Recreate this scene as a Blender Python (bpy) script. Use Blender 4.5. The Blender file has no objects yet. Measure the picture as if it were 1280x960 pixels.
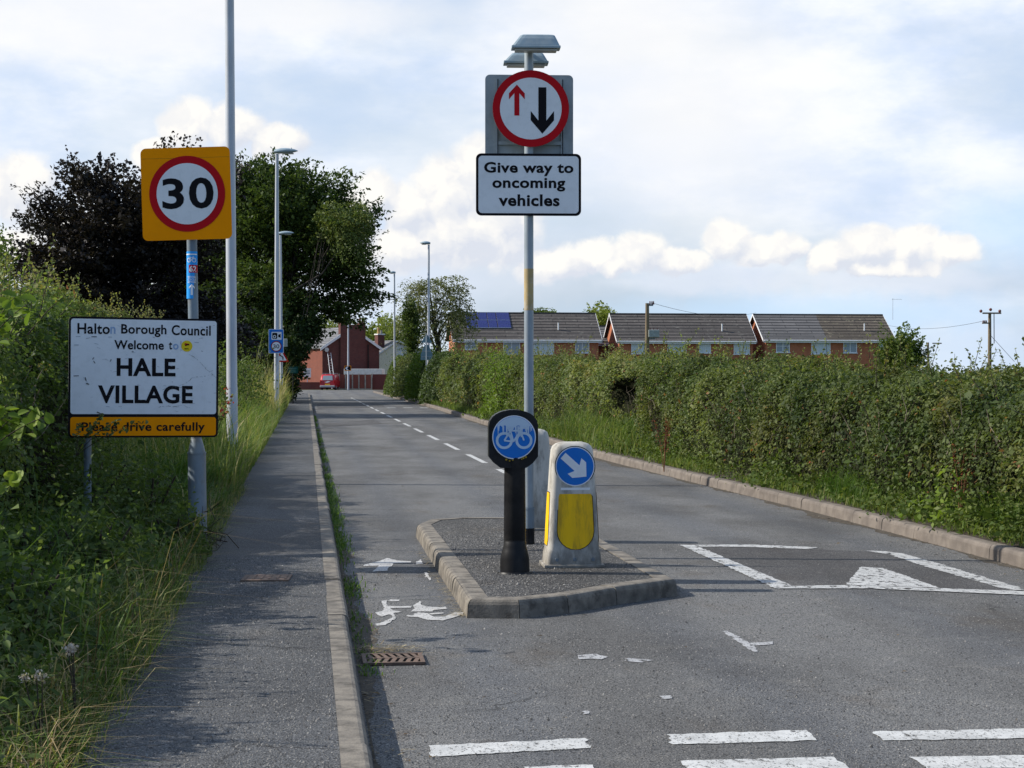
import bpy, math, random
import numpy as np
from mathutils import Vector, Matrix

R = math.radians
rnd = random.Random(7)
rng = np.random.default_rng(11)
scene = bpy.context.scene
COL = scene.collection
HID = scene.collection

# ------------------------------------------------------------------ camera
CAM_H, FPX, YAW, PITCH = 1.55, 2200.0, R(-6.66), R(0.339)
cam_d = bpy.data.cameras.new('camera')
cam_d.sensor_width = 36.0
cam_d.lens = FPX / 1280 * 36.0
cam_d.clip_start, cam_d.clip_end = 0.1, 6000
cam = bpy.data.objects.new('camera', cam_d)
COL.objects.link(cam)
cam.location = (0, 0, CAM_H)
cam.rotation_euler = (R(90) - PITCH, 0, YAW)
scene.camera = cam
CM = cam.rotation_euler.to_matrix()
EYE = Vector((0, 0, CAM_H))


def ray(px, py):
    return CM @ Vector(((px - 640) / FPX, (480 - py) / FPX, -1.0))


def gp(px, py, z=0.0):
    d = ray(px, py)
    return EYE + d * ((z - CAM_H) / d.z)


def at(px, py, Y):
    d = ray(px, py)
    return EYE + d * (Y / d.y)


# ------------------------------------------------------------------ materials
def nodes_of(name):
    m = bpy.data.materials.new(name)
    m.use_nodes = True
    nt = m.node_tree
    return m, nt, nt.nodes['Principled BSDF']


def N(nt, kind, **kw):
    n = nt.nodes.new(kind)
    for k, v in kw.items():
        if k.startswith('i_'):
            key = k[2:]
            key = int(key) if key.isdigit() else key.replace('_', ' ')
            s = n.inputs[key]
            if isinstance(v, bpy.types.NodeSocket):
                nt.links.new(v, s)
            else:
                s.default_value = v
        else:
            setattr(n, k, v)
    return n


def c4(c, k=1.0):
    return (c[0] * k, c[1] * k, c[2] * k, 1.0)


def math_n(nt, op, a, b=None, c=None, clamp=False):
    n = nt.nodes.new('ShaderNodeMath')
    n.operation = op
    n.use_clamp = clamp
    for i, v in enumerate((a, b, c)):
        if v is None:
            continue
        if isinstance(v, bpy.types.NodeSocket):
            nt.links.new(v, n.inputs[i])
        else:
            n.inputs[i].default_value = v
    return n.outputs[0]


def mixc(nt, f, a, b, blend='MIX'):
    n = nt.nodes.new('ShaderNodeMix')
    n.data_type = 'RGBA'
    n.blend_type = blend
    for i, v in ((0, f), (6, a), (7, b)):
        if isinstance(v, bpy.types.NodeSocket):
            nt.links.new(v, n.inputs[i])
        else:
            n.inputs[i].default_value = v if i == 0 else c4(v)
    return n.outputs[2]


def noise(nt, vec, scale, detail=3.0, rough=0.55, out=0):
    n = N(nt, 'ShaderNodeTexNoise', i_Scale=scale, i_Detail=detail, i_Roughness=rough)
    if vec is not None:
        nt.links.new(vec, n.inputs['Vector'])
    return n.outputs[out]


def ramp(nt, fac, stops):
    n = nt.nodes.new('ShaderNodeValToRGB')
    nt.links.new(fac, n.inputs[0])
    e = n.color_ramp.elements
    while len(e) < len(stops):
        e.new(0.5)
    for el, (p, c) in zip(e, stops):
        el.position = p
        el.color = c4(c) if not isinstance(c, (int, float)) else (c, c, c, 1)
    return n.outputs[0]


def maprange(nt, v, a, b, c=0.0, d=1.0, smooth=True):
    n = nt.nodes.new('ShaderNodeMapRange')
    n.interpolation_type = 'SMOOTHSTEP' if smooth else 'LINEAR'
    nt.links.new(v, n.inputs[0])
    for i, x in zip((1, 2, 3, 4), (a, b, c, d)):
        n.inputs[i].default_value = x
    return n.outputs[0]


def objco(nt):
    return nt.nodes.new('ShaderNodeTexCoord').outputs['Object']


def scaled(nt, vec, s, off=(0, 0, 0)):
    n = N(nt, 'ShaderNodeMapping')
    nt.links.new(vec, n.inputs['Vector'])
    n.inputs['Scale'].default_value = s
    n.inputs['Location'].default_value = off
    return n.outputs[0]


def bump(nt, bsdf, h, strength, dist):
    b = N(nt, 'ShaderNodeBump', i_Strength=strength, i_Distance=dist, i_Height=h)
    nt.links.new(b.outputs[0], bsdf.inputs['Normal'])


def plain(name, col, rough=0.5, col2=None, scale=6.0, dirt=None, dirt_amt=0.5, dirt_scale=9.0,
          metallic=0.0, bmp=0.0, spec=0.4, stretch=(1, 1, 1), speck=None):
    """painted / plastic / metal surface with wear: slow tone drift, dirt blotches with an edge of their own, fine grain"""
    m, nt, b = nodes_of(name)
    co = scaled(nt, objco(nt), stretch)
    col2 = col2 or tuple(c * 0.82 for c in col)
    out = mixc(nt, maprange(nt, noise(nt, co, scale, 5), 0.35, 0.7), col, col2)
    if dirt:
        f = maprange(nt, noise(nt, co, dirt_scale, 6, 0.68), 0.47, 0.66, 0, dirt_amt)
        out = mixc(nt, f, out, dirt)
    if speck:
        f = maprange(nt, noise(nt, co, 60, 3, 0.6), 0.62, 0.68, 0, 0.8)
        out = mixc(nt, f, out, speck)
    nt.links.new(out, b.inputs['Base Color'])
    b.inputs['Roughness'].default_value = rough
    b.inputs['Metallic'].default_value = metallic
    b.inputs['Specular IOR Level'].default_value = spec
    if bmp:
        bump(nt, b, noise(nt, co, 90, 4), bmp, 0.004)
    return m


def asphalt(name, dark, light, stone, stone_amt=0.85, grain=95.0, wear=True, rough=0.86, bmp=0.7, tracks=False, cracks=0.0):
    m, nt, b = nodes_of(name)
    co = objco(nt)
    g1 = noise(nt, co, grain, 2.5, 0.7)
    base = mixc(nt, maprange(nt, g1, 0.34, 0.66), dark, light)
    v = N(nt, 'ShaderNodeTexVoronoi', i_Scale=grain * 1.15)
    nt.links.new(co, v.inputs['Vector'])
    sep = N(nt, 'ShaderNodeSeparateColor')
    nt.links.new(v.outputs['Color'], sep.inputs[0])
    st = maprange(nt, sep.outputs[0], stone_amt, stone_amt + 0.06)
    base = mixc(nt, st, base, stone)
    pit_dark = maprange(nt, sep.outputs[1], 0.84, 0.92, 0, 0.75)
    base = mixc(nt, pit_dark, base, tuple(c * 0.28 for c in dark))
    if wear:
        big = noise(nt, scaled(nt, co, (0.9, 0.35, 1)), 0.9, 5, 0.6)
        base = mixc(nt, maprange(nt, big, 0.36, 0.66), base, mixc(nt, 1.0, base, (0.64, 0.63, 0.62), 'MULTIPLY'))
        mid = noise(nt, co, 3.2, 5, 0.65)
        base = mixc(nt, maprange(nt, mid, 0.52, 0.75, 0, 0.6), base, mixc(nt, 1.0, base, (1.4, 1.36, 1.28), 'MULTIPLY'))
        grit = noise(nt, scaled(nt, co, (1.3, .6, 1), (5, 3, 0)), 1.1, 6, 0.7)
        base = mixc(nt, maprange(nt, grit, 0.54, 0.70, 0, 0.55), base, mixc(nt, 1.0, base, (0.72, 0.60, 0.48), 'MULTIPLY'))
    if tracks:
        xx = N(nt, 'ShaderNodeSeparateXYZ')
        nt.links.new(co, xx.inputs[0])
        for cx, w in ((3.9, 0.42), (5.0, 0.35), (0.95, 0.3), (2.2, 0.3)):
            d = math_n(nt, 'ABSOLUTE', math_n(nt, 'SUBTRACT', xx.outputs[0], cx))
            f = maprange(nt, math_n(nt, 'ADD', d, math_n(nt, 'MULTIPLY', mid, 0.4)), 0.12, w + 0.3, 0.7, 0.0)
            base = mixc(nt, f, base, mixc(nt, 1.0, base, (0.70, 0.74, 0.82), 'MULTIPLY'))
    if cracks:
        wn = N(nt, 'ShaderNodeVectorMath', operation='MULTIPLY_ADD')
        nt.links.new(noise(nt, co, 2.5, 4, 0.6, out=1), wn.inputs[0])
        wn.inputs[1].default_value = (.5, .5, 0)
        nt.links.new(co, wn.inputs[2])
        vc = N(nt, 'ShaderNodeTexVoronoi', feature='DISTANCE_TO_EDGE', i_Scale=0.42)
        nt.links.new(wn.outputs[0], vc.inputs['Vector'])
        line = maprange(nt, vc.outputs['Distance'], 0.001, 0.006, 1.0, 0.0)
        msk = maprange(nt, noise(nt, co, 0.7, 3), 0.50, 0.62, 0, cracks)
        base = mixc(nt, math_n(nt, 'MULTIPLY', line, msk), base, (0.012, 0.012, 0.011))
    nt.links.new(base, b.inputs['Base Color'])
    b.inputs['Roughness'].default_value = rough
    b.inputs['Specular IOR Level'].default_value = 0.3
    h = math_n(nt, 'ADD', g1, math_n(nt, 'MULTIPLY', v.outputs['Distance'], 0.8))
    bump(nt, b, h, bmp, 0.006)
    return m


def road_paint(name, cover=0.62, tone=(0.52, 0.52, 0.50)):
    m, nt, b = nodes_of(name)
    co = objco(nt)
    c = mixc(nt, maprange(nt, noise(nt, co, 7, 5), 0.3, 0.7), tone, tuple(x * 0.74 for x in tone))
    n1 = noise(nt, scaled(nt, co, (1, .45, 1)), 17, 6, 0.72)
    gone = math_n(nt, 'MAXIMUM', maprange(nt, n1, cover - 0.07, cover + 0.05), maprange(nt, noise(nt, scaled(nt, co, (1, .4, 1)), 90, 2, 0.6), 0.57, 0.66, 0, 0.6))
    nt.links.new(c, b.inputs['Base Color'])
    b.inputs['Roughness'].default_value = 0.75
    bump(nt, b, noise(nt, co, 90, 3), 0.5, 0.004)
    tr = N(nt, 'ShaderNodeBsdfTransparent')      # worn through: the road surface below shows
    mx = N(nt, 'ShaderNodeMixShader', i_0=gone)
    nt.links.new(b.outputs[0], mx.inputs[1])
    nt.links.new(tr.outputs[0], mx.inputs[2])
    nt.links.new(mx.outputs[0], nt.nodes['Material Output'].inputs['Surface'])
    return m


def brick_mat(name, c1, c2, mortar, bw=0.225, bh=0.075, mort=0.010):
    m, nt, b = nodes_of(name)
    s = N(nt, 'ShaderNodeSeparateXYZ')
    nt.links.new(objco(nt), s.inputs[0])
    u = math_n(nt, 'ADD', s.outputs[0], s.outputs[1])
    cb = N(nt, 'ShaderNodeCombineXYZ', i_0=u, i_1=s.outputs[2])
    br = N(nt, 'ShaderNodeTexBrick', i_Color1=c4(c1), i_Color2=c4(c2), i_Mortar=c4(mortar), i_Scale=1.0)
    br.inputs['Mortar Size'].default_value = mort
    br.inputs['Brick Width'].default_value = bw
    br.inputs['Row Height'].default_value = bh
    nt.links.new(cb.outputs[0], br.inputs['Vector'])
    c = mixc(nt, maprange(nt, noise(nt, objco(nt), 1.3, 5, 0.65), 0.42, 0.7, 0, 0.5), br.outputs[0], tuple(x * 0.55 for x in c1))
    nt.links.new(c, b.inputs['Base Color'])
    b.inputs['Roughness'].default_value = 0.9
    return m


def tile_mat(name, c1, c2, lichen, row=0.3, amt=0.5):
    m, nt, b = nodes_of(name)
    s = N(nt, 'ShaderNodeSeparateXYZ')
    nt.links.new(objco(nt), s.inputs[0])
    cb = N(nt, 'ShaderNodeCombineXYZ', i_0=s.outputs[0], i_1=s.outputs[2])
    br = N(nt, 'ShaderNodeTexBrick', i_Color1=c4(c1), i_Color2=c4(c2), i_Mortar=c4(c1, 0.3), i_Scale=1.0)
    br.inputs['Mortar Size'].default_value = 0.035
    br.inputs['Brick Width'].default_value = 2.4
    br.inputs['Row Height'].default_value = row
    nt.links.new(cb.outputs[0], br.inputs['Vector'])
    sp = noise(nt, scaled(nt, objco(nt), (1, 1, 2)), 2.2, 6, 0.75)
    c = mixc(nt, maprange(nt, sp, 0.56, 0.66, 0, amt), br.outputs[0], lichen)
    c = mixc(nt, maprange(nt, noise(nt, objco(nt), 0.5, 4), 0.4, 0.7, 0, 0.5), c, tuple(x * 0.6 for x in c1))
    nt.links.new(c, b.inputs['Base Color'])
    b.inputs['Roughness'].default_value = 0.85
    return m


def leaf_mat(name, stops, trans=0.32, rough=0.5, spec=0.35, species=None):
    m, nt, b = nodes_of(name)
    a = N(nt, 'ShaderNodeAttribute', attribute_name='tint')
    c = ramp(nt, a.outputs['Fac'], stops)
    for k, (tone, sc_, lo, hi) in enumerate(species or ()):
        # other plants grown through: patches of their own leaf colour
        f = maprange(nt, noise(nt, scaled(nt, objco(nt), (1, 1, 1), (k * 7.3, k * 3.1, 0)), sc_, 4, 0.65), lo, lo + .10, 0, hi)
        c = mixc(nt, f, c, mixc(nt, 1.0, c, tone, 'MULTIPLY'))
    nt.links.new(c, b.inputs['Base Color'])
    b.inputs['Roughness'].default_value = rough
    b.inputs['Specular IOR Level'].default_value = spec
    t = N(nt, 'ShaderNodeBsdfTranslucent')
    nt.links.new(mixc(nt, 1.0, c, (1.25, 1.3, 0.7), 'MULTIPLY'), t.inputs['Color'])
    mx = N(nt, 'ShaderNodeMixShader', i_0=trans)
    nt.links.new(b.outputs[0], mx.inputs[1])
    nt.links.new(t.outputs[0], mx.inputs[2])
    nt.links.new(mx.outputs[0], nt.nodes['Material Output'].inputs['Surface'])
    return m


# ------------------------------------------------------------------ mesh builder
class MB:
    def __init__(s):
        s.v, s.f, s.m, s.sm = [], [], [], []
        s.M = Matrix.Identity(4)

    def _add(s, vs, fs, mat, smooth=False):
        o = len(s.v)
        s.v += [tuple(s.M @ Vector(p)) for p in vs]
        for f in fs:
            s.f.append([o + i for i in f])
            s.m.append(mat)
            s.sm.append(smooth)

    def box(s, c, d, mat, bev=0.0):
        x, y, z = (k / 2 for k in d)
        cx, cy, cz = c
        if bev <= 0:
            vs = [(cx + a * x, cy + b * y, cz + e * z) for a in (-1, 1) for b in (-1, 1) for e in (-1, 1)]
            s._add(vs, [(0, 1, 3, 2), (4, 6, 7, 5), (0, 4, 5, 1), (2, 3, 7, 6), (0, 2, 6, 4), (1, 5, 7, 3)], mat)
        else:
            import bmesh
            bm = bmesh.new()
            bmesh.ops.create_cube(bm, size=1.0, matrix=Matrix.Translation(c) @ Matrix.Diagonal((d[0], d[1], d[2], 1)))
            bmesh.ops.bevel(bm, geom=bm.edges[:], offset=bev, segments=2, affect='EDGES', profile=0.5)
            bm.verts.index_update()
            s._add([v.co[:] for v in bm.verts], [[v.index for v in f.verts] for f in bm.faces], mat)
            bm.free()

    def face(s, pts, mat, smooth=False):
        s._add(pts, [list(range(len(pts)))], mat, smooth)

    def prism(s, pts, off, mat, mat2=None, side=None):
        """outline pts (3-D, planar) extruded by the vector off; mat front, mat2 back, side walls"""
        n = len(pts)
        o = Vector(off)
        q = [tuple(Vector(p) + o) for p in pts]
        s._add(pts, [list(range(n))], mat)
        s._add(q, [list(range(n))[::-1]], mat2 or mat)
        s._add(list(pts) + q, [(i, (i + 1) % n, n + (i + 1) % n, n + i) for i in range(n)], side or mat)

    def cyl(s, p0, p1, r0, r1, mat, n=16, caps=True, smooth=True):
        s.tube([p0, p1], [r0, r1], mat, n, caps, smooth)

    def tube(s, pts, rad, mat, n=10, caps=True, smooth=True):
        pts = [Vector(p) for p in pts]
        vs = []
        ref = None
        for i, p in enumerate(pts):
            d = (pts[min(i + 1, len(pts) - 1)] - pts[max(i - 1, 0)]).normalized()
            if ref is None:
                ref = Vector((1, 0, 0)) if abs(d.x) < 0.9 else Vector((0, 1, 0))
            a = (ref - d * ref.dot(d)).normalized()
            ref = a
            b = d.cross(a)
            for k in range(n):
                t = 2 * math.pi * k / n
                vs.append(tuple(p + (a * math.cos(t) + b * math.sin(t)) * rad[i]))
        fs = [(i * n + k, i * n + (k + 1) % n, (i + 1) * n + (k + 1) % n, (i + 1) * n + k)
              for i in range(len(pts) - 1) for k in range(n)]
        s._add(vs, fs, mat, smooth)
        if caps:
            s._add(vs[:n], [list(range(n))[::-1]], mat)
            s._add(vs[-n:], [list(range(n))], mat)

    def loft(s, rings, mat, smooth=True, cap0=True, cap1=True):
        n = len(rings[0])
        vs = [p for r in rings for p in r]
        s._add(vs, [(i * n + k, i * n + (k + 1) % n, (i + 1) * n + (k + 1) % n, (i + 1) * n + k)
                    for i in range(len(rings) - 1) for k in range(n)], mat, smooth)
        if cap0:
            s._add(rings[0], [list(range(n))[::-1]], mat)
        if cap1:
            s._add(rings[-1], [list(range(n))], mat)

    def disc(s, c, r, mat, y=0.0, n=40, thick=0.0, side=None):
        """disc in the local XZ plane facing -Y, c = (x, z)"""
        pts = [(c[0] + r * math.cos(2 * math.pi * k / n), y, c[1] + r * math.sin(2 * math.pi * k / n)) for k in range(n)]
        if thick:
            s.prism(pts, (0, thick, 0), mat, side or mat, side or mat)
        else:
            s.face(pts, mat)

    def ring(s, c, r0, r1, mat, y=0.0, n=40):
        a = [(c[0] + r0 * math.cos(2 * math.pi * k / n), y, c[1] + r0 * math.sin(2 * math.pi * k / n)) for k in range(n)]
        b = [(c[0] + r1 * math.cos(2 * math.pi * k / n), y, c[1] + r1 * math.sin(2 * math.pi * k / n)) for k in range(n)]
        s._add(a + b, [(k, (k + 1) % n, n + (k + 1) % n, n + k) for k in range(n)], mat)

    def rrect(s, c, w, h, r, mat, y=0.0, thick=0.0, side=None, back=None, seg=6):
        pts = []
        for (sx, sz, a0) in ((1, 1, 0), (-1, 1, 90), (-1, -1, 180), (1, -1, 270)):
            for k in range(seg + 1):
                t = R(a0 + 90 * k / seg)
                pts.append((c[0] + sx * (w / 2 - r) + r * math.cos(t), y, c[1] + sz * (h / 2 - r) + r * math.sin(t)))
        if thick:
            s.prism(pts, (0, thick, 0), mat, back or side or mat, side or mat)
        else:
            s.face(pts, mat)

    def bar(s, a, b, w, mat, y=0.0):
        """flat stroke in the XZ plane"""
        a, b = Vector((a[0], 0, a[1])), Vector((b[0], 0, b[1]))
        d = (b - a).normalized()
        q = Vector((-d.z, 0, d.x)) * (w / 2)
        s.face([(p.x, y, p.z) for p in (a + q, a - q, b - q, b + q)], mat)

    def text(s, txt, c, w, h, mat, y=0.0, bold=0.0, space=1.0):
        """lettering fitted into a w x h box round c (x, z); h is the height of the inked box"""
        cu = bpy.data.curves.new('lettering', 'FONT')
        cu.body = txt
        cu.offset = bold
        cu.space_character = space
        cu.resolution_u = 4
        o = bpy.data.objects.new('lettering', cu)
        COL.objects.link(o)
        dg = bpy.context.evaluated_depsgraph_get()
        me = bpy.data.meshes.new_from_object(o.evaluated_get(dg))
        vs = [v.co.copy() for v in me.vertices]
        fs = [list(p.vertices) for p in me.polygons]
        bpy.data.objects.remove(o)
        bpy.data.curves.remove(cu)
        bpy.data.meshes.remove(me)
        if not vs:
            return
        x0, x1 = min(v.x for v in vs), max(v.x for v in vs)
        z0, z1 = min(v.y for v in vs), max(v.y for v in vs)
        kx = w / (x1 - x0)
        kz = h / (z1 - z0) if h else kx
        s._add([(c[0] + (v.x - (x0 + x1) / 2) * kx, y, c[1] + (v.y - (z0 + z1) / 2) * kz) for v in vs], fs, mat)

    def build(s, name, parent=None, loc=None, rz=0.0):
        me = bpy.data.meshes.new(name)
        me.from_pydata(s.v, [], s.f)
        mats = []
        for m in s.m:
            if m not in mats:
                mats.append(m)
        for m in mats:
            me.materials.append(m)
        me.polygons.foreach_set('material_index', [mats.index(m) for m in s.m])
        me.polygons.foreach_set('use_smooth', s.sm)
        me.update()
        o = bpy.data.objects.new(name, me)
        COL.objects.link(o)
        if parent is not None:
            o.parent = parent
        if loc is not None:
            o.location = loc
        o.rotation_euler[2] = rz
        return o


def tag(o, label=None, cat=None, group=None, kind=None):
    for k, v in (('label', label), ('category', cat), ('group', group), ('kind', kind)):
        if v:
            o[k] = v
    return o


def root(name, label, cat, loc=(0, 0, 0), rz=0.0, group=None):
    o = bpy.data.objects.new(name, None)
    o.empty_display_size = 0.2
    COL.objects.link(o)
    o.location = loc
    o.rotation_euler[2] = rz
    return tag(o, label, cat, group)


def copy_tree(o, parent=None):
    c = o.copy()
    COL.objects.link(c)
    if parent is not None:
        c.parent = parent
    for ch in [k for k in scene.objects if k.parent == o]:
        copy_tree(ch, c)
    return c


# ------------------------------------------------------------------ numpy foliage
def vnoise(P, scale, seed):
    """value noise 0..1 for points (n,3)"""
    q = P * scale + seed * 17.31
    i = np.floor(q).astype(np.int64)
    f = q - i
    f = f * f * (3 - 2 * f)

    def h(a, b, c):
        n = (a * 374761393 + b * 668265263 + c * 2147483647 + seed * 974711) & 0x7fffffff
        n = ((n ^ (n >> 13)) * 1274126177) & 0x7fffffff
        return ((n ^ (n >> 16)) & 0xffff) / 65535.0
    out = 0
    for dx in (0, 1):
        for dy in (0, 1):
            for dz in (0, 1):
                w = (f[:, 0] if dx else 1 - f[:, 0]) * (f[:, 1] if dy else 1 - f[:, 1]) * (f[:, 2] if dz else 1 - f[:, 2])
                out = out + w * h(i[:, 0] + dx, i[:, 1] + dy, i[:, 2] + dz)
    return out


def unit(v):
    return v / np.maximum(np.linalg.norm(v, axis=1, keepdims=True), 1e-9)


def raw_mesh(name, V, sizes, loops, mat, tint, parent=None, loc=None):
    me = bpy.data.meshes.new(name)
    V = np.ascontiguousarray(V, dtype=np.float32)
    if loc is not None:
        V = V - np.array(loc, dtype=np.float32)
    me.vertices.add(len(V))
    me.vertices.foreach_set('co', V.ravel())
    me.loops.add(len(loops))
    me.loops.foreach_set('vertex_index', np.asarray(loops, dtype=np.int32))
    me.polygons.add(len(sizes))
    st = np.concatenate([[0], np.cumsum(sizes)[:-1]]).astype(np.int32)
    me.polygons.foreach_set('loop_start', st)
    me.update(calc_edges=True)
    at_ = me.attributes.new('tint', 'FLOAT', 'FACE')
    at_.data.foreach_set('value', np.clip(tint, 0.001, 0.999).astype(np.float32))
    me.materials.append(mat)
    o = bpy.data.objects.new(name, me)
    COL.objects.link(o)
    if parent is not None:
        o.parent = parent
    elif loc is not None:
        o.location = loc
    return o


def big_leaves(name, P, Nn, size, tint, mat, parent=None, loc=None, aspect=0.8):
    """rounded, pointed leaves with a folded midrib, for plants close to the camera"""
    n = len(P)
    a = unit(np.cross(Nn, rng.normal(size=(n, 3))))
    b = unit(np.cross(Nn, a))
    prof = [(-.5, .0), (-.56, .22), (-.40, .42), (-.12, .5), (.16, .38), (.36, .2), (.56, 0)]
    out = [(x, 0, 0) for x in (-.5, .56)]
    V = []
    L, W = size[:, None], size[:, None] * aspect
    for x, w in prof:
        V.append(P + a * L * x - Nn * L * .22 * x * x + b * W * w + Nn * W * w * .35)
    for x, w in prof[1:-1][::-1]:
        V.append(P + a * L * x - Nn * L * .22 * x * x - b * W * w + Nn * W * w * .35)
    V = np.stack(V, 1)
    k = np.arange(n)[:, None] * 12
    lo = np.concatenate([k + np.array([[0, 1, 2, 3, 4, 5, 6]]), k + np.array([[0, 6, 7, 8, 9, 10, 11]])], 1).ravel()
    return raw_mesh(name, V.reshape(-1, 3), np.tile([7, 7], n), lo, mat, np.repeat(tint, 2), parent, loc)


def leaves(name, P, Nn, size, tint, mat, parent=None, loc=None, aspect=0.62):
    n = len(P)
    a = unit(np.cross(Nn, rng.normal(size=(n, 3))))
    b = unit(np.cross(Nn, a))
    L = (size * 0.5)[:, None]
    W = L * aspect * rng.uniform(0.75, 1.2, (n, 1))
    fold = Nn * W * 0.35
    V = np.empty((n, 4, 3))
    V[:, 0] = P - a * L
    V[:, 1] = P + b * W + fold - a * L * 0.15
    V[:, 2] = P + a * L
    V[:, 3] = P - b * W + fold - a * L * 0.15
    return raw_mesh(name, V.reshape(-1, 3), np.full(n, 4), np.arange(4 * n), mat, tint, parent, loc)


def blades(name, P, h, w, lean, tint, mat, parent=None, loc=None, droop=0.5):
    """grass blades: base quad and tip triangle, bent over by lean"""
    n = len(P)
    t = rng.uniform(0, 2 * np.pi, n)
    d = np.stack([np.cos(t), np.sin(t), np.zeros(n)], 1)
    s = np.stack([-np.sin(t), np.cos(t), np.zeros(n)], 1)
    up = np.array([0, 0, 1.0])
    w2 = (w * 0.5)[:, None]
    hh, ll = h[:, None], lean[:, None]
    mid = P + up * hh * 0.58 + d * hh * ll * 0.30
    tip = P + up * hh * (1 - droop * ll * 0.6) + d * hh * ll
    V = np.stack([P - s * w2, P + s * w2, mid + s * w2 * 0.8, mid - s * w2 * 0.8, tip], 1)
    k = np.arange(n)[:, None] * 5
    lo = np.concatenate([k + np.array([[0, 1, 2, 3]]), k + np.array([[3, 2, 4]])], 1).ravel()
    return raw_mesh(name, V.reshape(-1, 3), np.tile([4, 3], n), lo, mat, np.repeat(tint, 2), parent, loc)
EXPOSURE, SUN_E, SKY_S = 0.3, 5.0, 0.1
# ------------------------------------------------------------------ light
scene.view_settings.view_transform = 'Standard'
scene.view_settings.look = 'None'
scene.view_settings.gamma = 1.0
scene.view_settings.exposure = EXPOSURE
scene.view_settings.use_curve_mapping = False
SUN_EL = R(36)
cr, cf = Vector((math.cos(YAW), math.sin(YAW), 0)), Vector((-math.sin(YAW), math.cos(YAW), 0))
sdir = (-cr * math.cos(R(4)) + cf * math.sin(R(4))).normalized()
S = Vector((sdir.x * math.cos(SUN_EL), sdir.y * math.cos(SUN_EL), math.sin(SUN_EL)))
sl = bpy.data.lights.new('sun', 'SUN')
sl.energy, sl.angle, sl.color = SUN_E, R(0.53), (1.0, 0.945, 0.86)
so = bpy.data.objects.new('sun', sl)
COL.objects.link(so)
so.rotation_euler = (-S).to_track_quat('-Z', 'Y').to_euler()
so.location = (-30, 0, 40)

w = bpy.data.worlds.new('World')
scene.world = w
w.use_nodes = True
nt = w.node_tree
bg = nt.nodes['Background']
bg.inputs['Strength'].default_value = SKY_S
sky = N(nt, 'ShaderNodeTexSky', sky_type='NISHITA', sun_disc=False)
sky.sun_elevation = SUN_EL
sky.sun_rotation = math.atan2(sdir.x, sdir.y)
sky.dust_density = 2.0
tc = nt.nodes.new('ShaderNodeTexCoord').outputs['Generated']


def dot(v, k):
    n = N(nt, 'ShaderNodeVectorMath', operation='DOT_PRODUCT')
    nt.links.new(v, n.inputs[0])
    n.inputs[1].default_value = k
    return n.outputs['Value']


# sky coordinates in hundreds of hundredths of a radian: U along the horizon, V up
az = math_n(nt, 'ARCTAN2', dot(tc, tuple(cr)), dot(tc, tuple(cf)))
el = math_n(nt, 'ARCSINE', dot(tc, (0, 0, 1)))
U, V = math_n(nt, 'MULTIPLY', az, 22.0), math_n(nt, 'MULTIPLY', el, 22.0)
P0 = N(nt, 'ShaderNodeCombineXYZ', i_0=U, i_1=V, i_2=0.0).outputs[0]


def warp(vec, scale, amp, detail, seed):
    n = N(nt, 'ShaderNodeTexNoise', i_Scale=scale, i_Detail=detail, i_Roughness=0.6)
    nt.links.new(scaled(nt, vec, (1, 1, 1), (seed, seed * 0.7, seed * 1.3)), n.inputs['Vector'])
    ma = N(nt, 'ShaderNodeVectorMath', operation='MULTIPLY_ADD')
    nt.links.new(n.outputs['Color'], ma.inputs[0])
    ma.inputs[1].default_value = (amp, amp, 0)
    ma.inputs[2].default_value = (-amp / 2, -amp / 2, 0)
    ad = N(nt, 'ShaderNodeVectorMath', operation='ADD')
    nt.links.new(vec, ad.inputs[0])
    nt.links.new(ma.outputs[0], ad.inputs[1])
    return ad.outputs[0]


PW = warp(warp(P0, 2.4, 0.20, 1, 3.0), 6.0, 0.15, 3, 9.0)


def px2sky(px, py):
    return math.atan((px - 640) / FPX) * 22.0, math.atan((467 - py) / FPX) * 22.0


def blobs(lst, shift=(0, 0), tall=1.0):
    """smallest elliptic distance to the listed puffs, 0 at a puff's heart, 1 at its rim"""
    cur = None
    for (px, py, rx, ry) in lst:
        u, v = px2sky(px, py)
        k = (100.0 / rx, 100.0 / (ry * tall))
        ma = N(nt, 'ShaderNodeVectorMath', operation='MULTIPLY_ADD')
        nt.links.new(PW, ma.inputs[0])
        ma.inputs[1].default_value = (k[0], k[1], 0)
        ma.inputs[2].default_value = (-(u - shift[0]) * k[0], -(v - shift[1]) * k[1], 0)
        ln = N(nt, 'ShaderNodeVectorMath', operation='LENGTH')
        nt.links.new(ma.outputs[0], ln.inputs[0])
        cur = ln.outputs['Value'] if cur is None else math_n(nt, 'SMOOTH_MIN', cur, ln.outputs['Value'], 0.05)
    return cur


K = 0.80 / SKY_S
wide = noise(nt, scaled(nt, P0, (0.16, 0.42, 1), (2.7, 1.1, 0)), 1.0, 6, 0.55)
wide2 = noise(nt, scaled(nt, P0, (0.45, 0.9, 1), (7.7, 4.1, 0)), 1.0, 6, 0.6)
blue = mixc(nt, 0.55, sky.outputs[0], (0.66 * K, 0.83 * K, 1.08 * K))
veil = mixc(nt, maprange(nt, wide2, 0.36, 0.66), (0.73 * K, 0.84 * K, 1.04 * K), (1.0 * K, 1.03 * K, 1.08 * K))
cover = math_n(nt, 'ADD', maprange(nt, wide, 0.36, 0.60, 0.20, 0.95), maprange(nt, V, 0.8, 3.4, -0.18, 0.22), clamp=True)
col = mixc(nt, cover, blue, veil)
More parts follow.
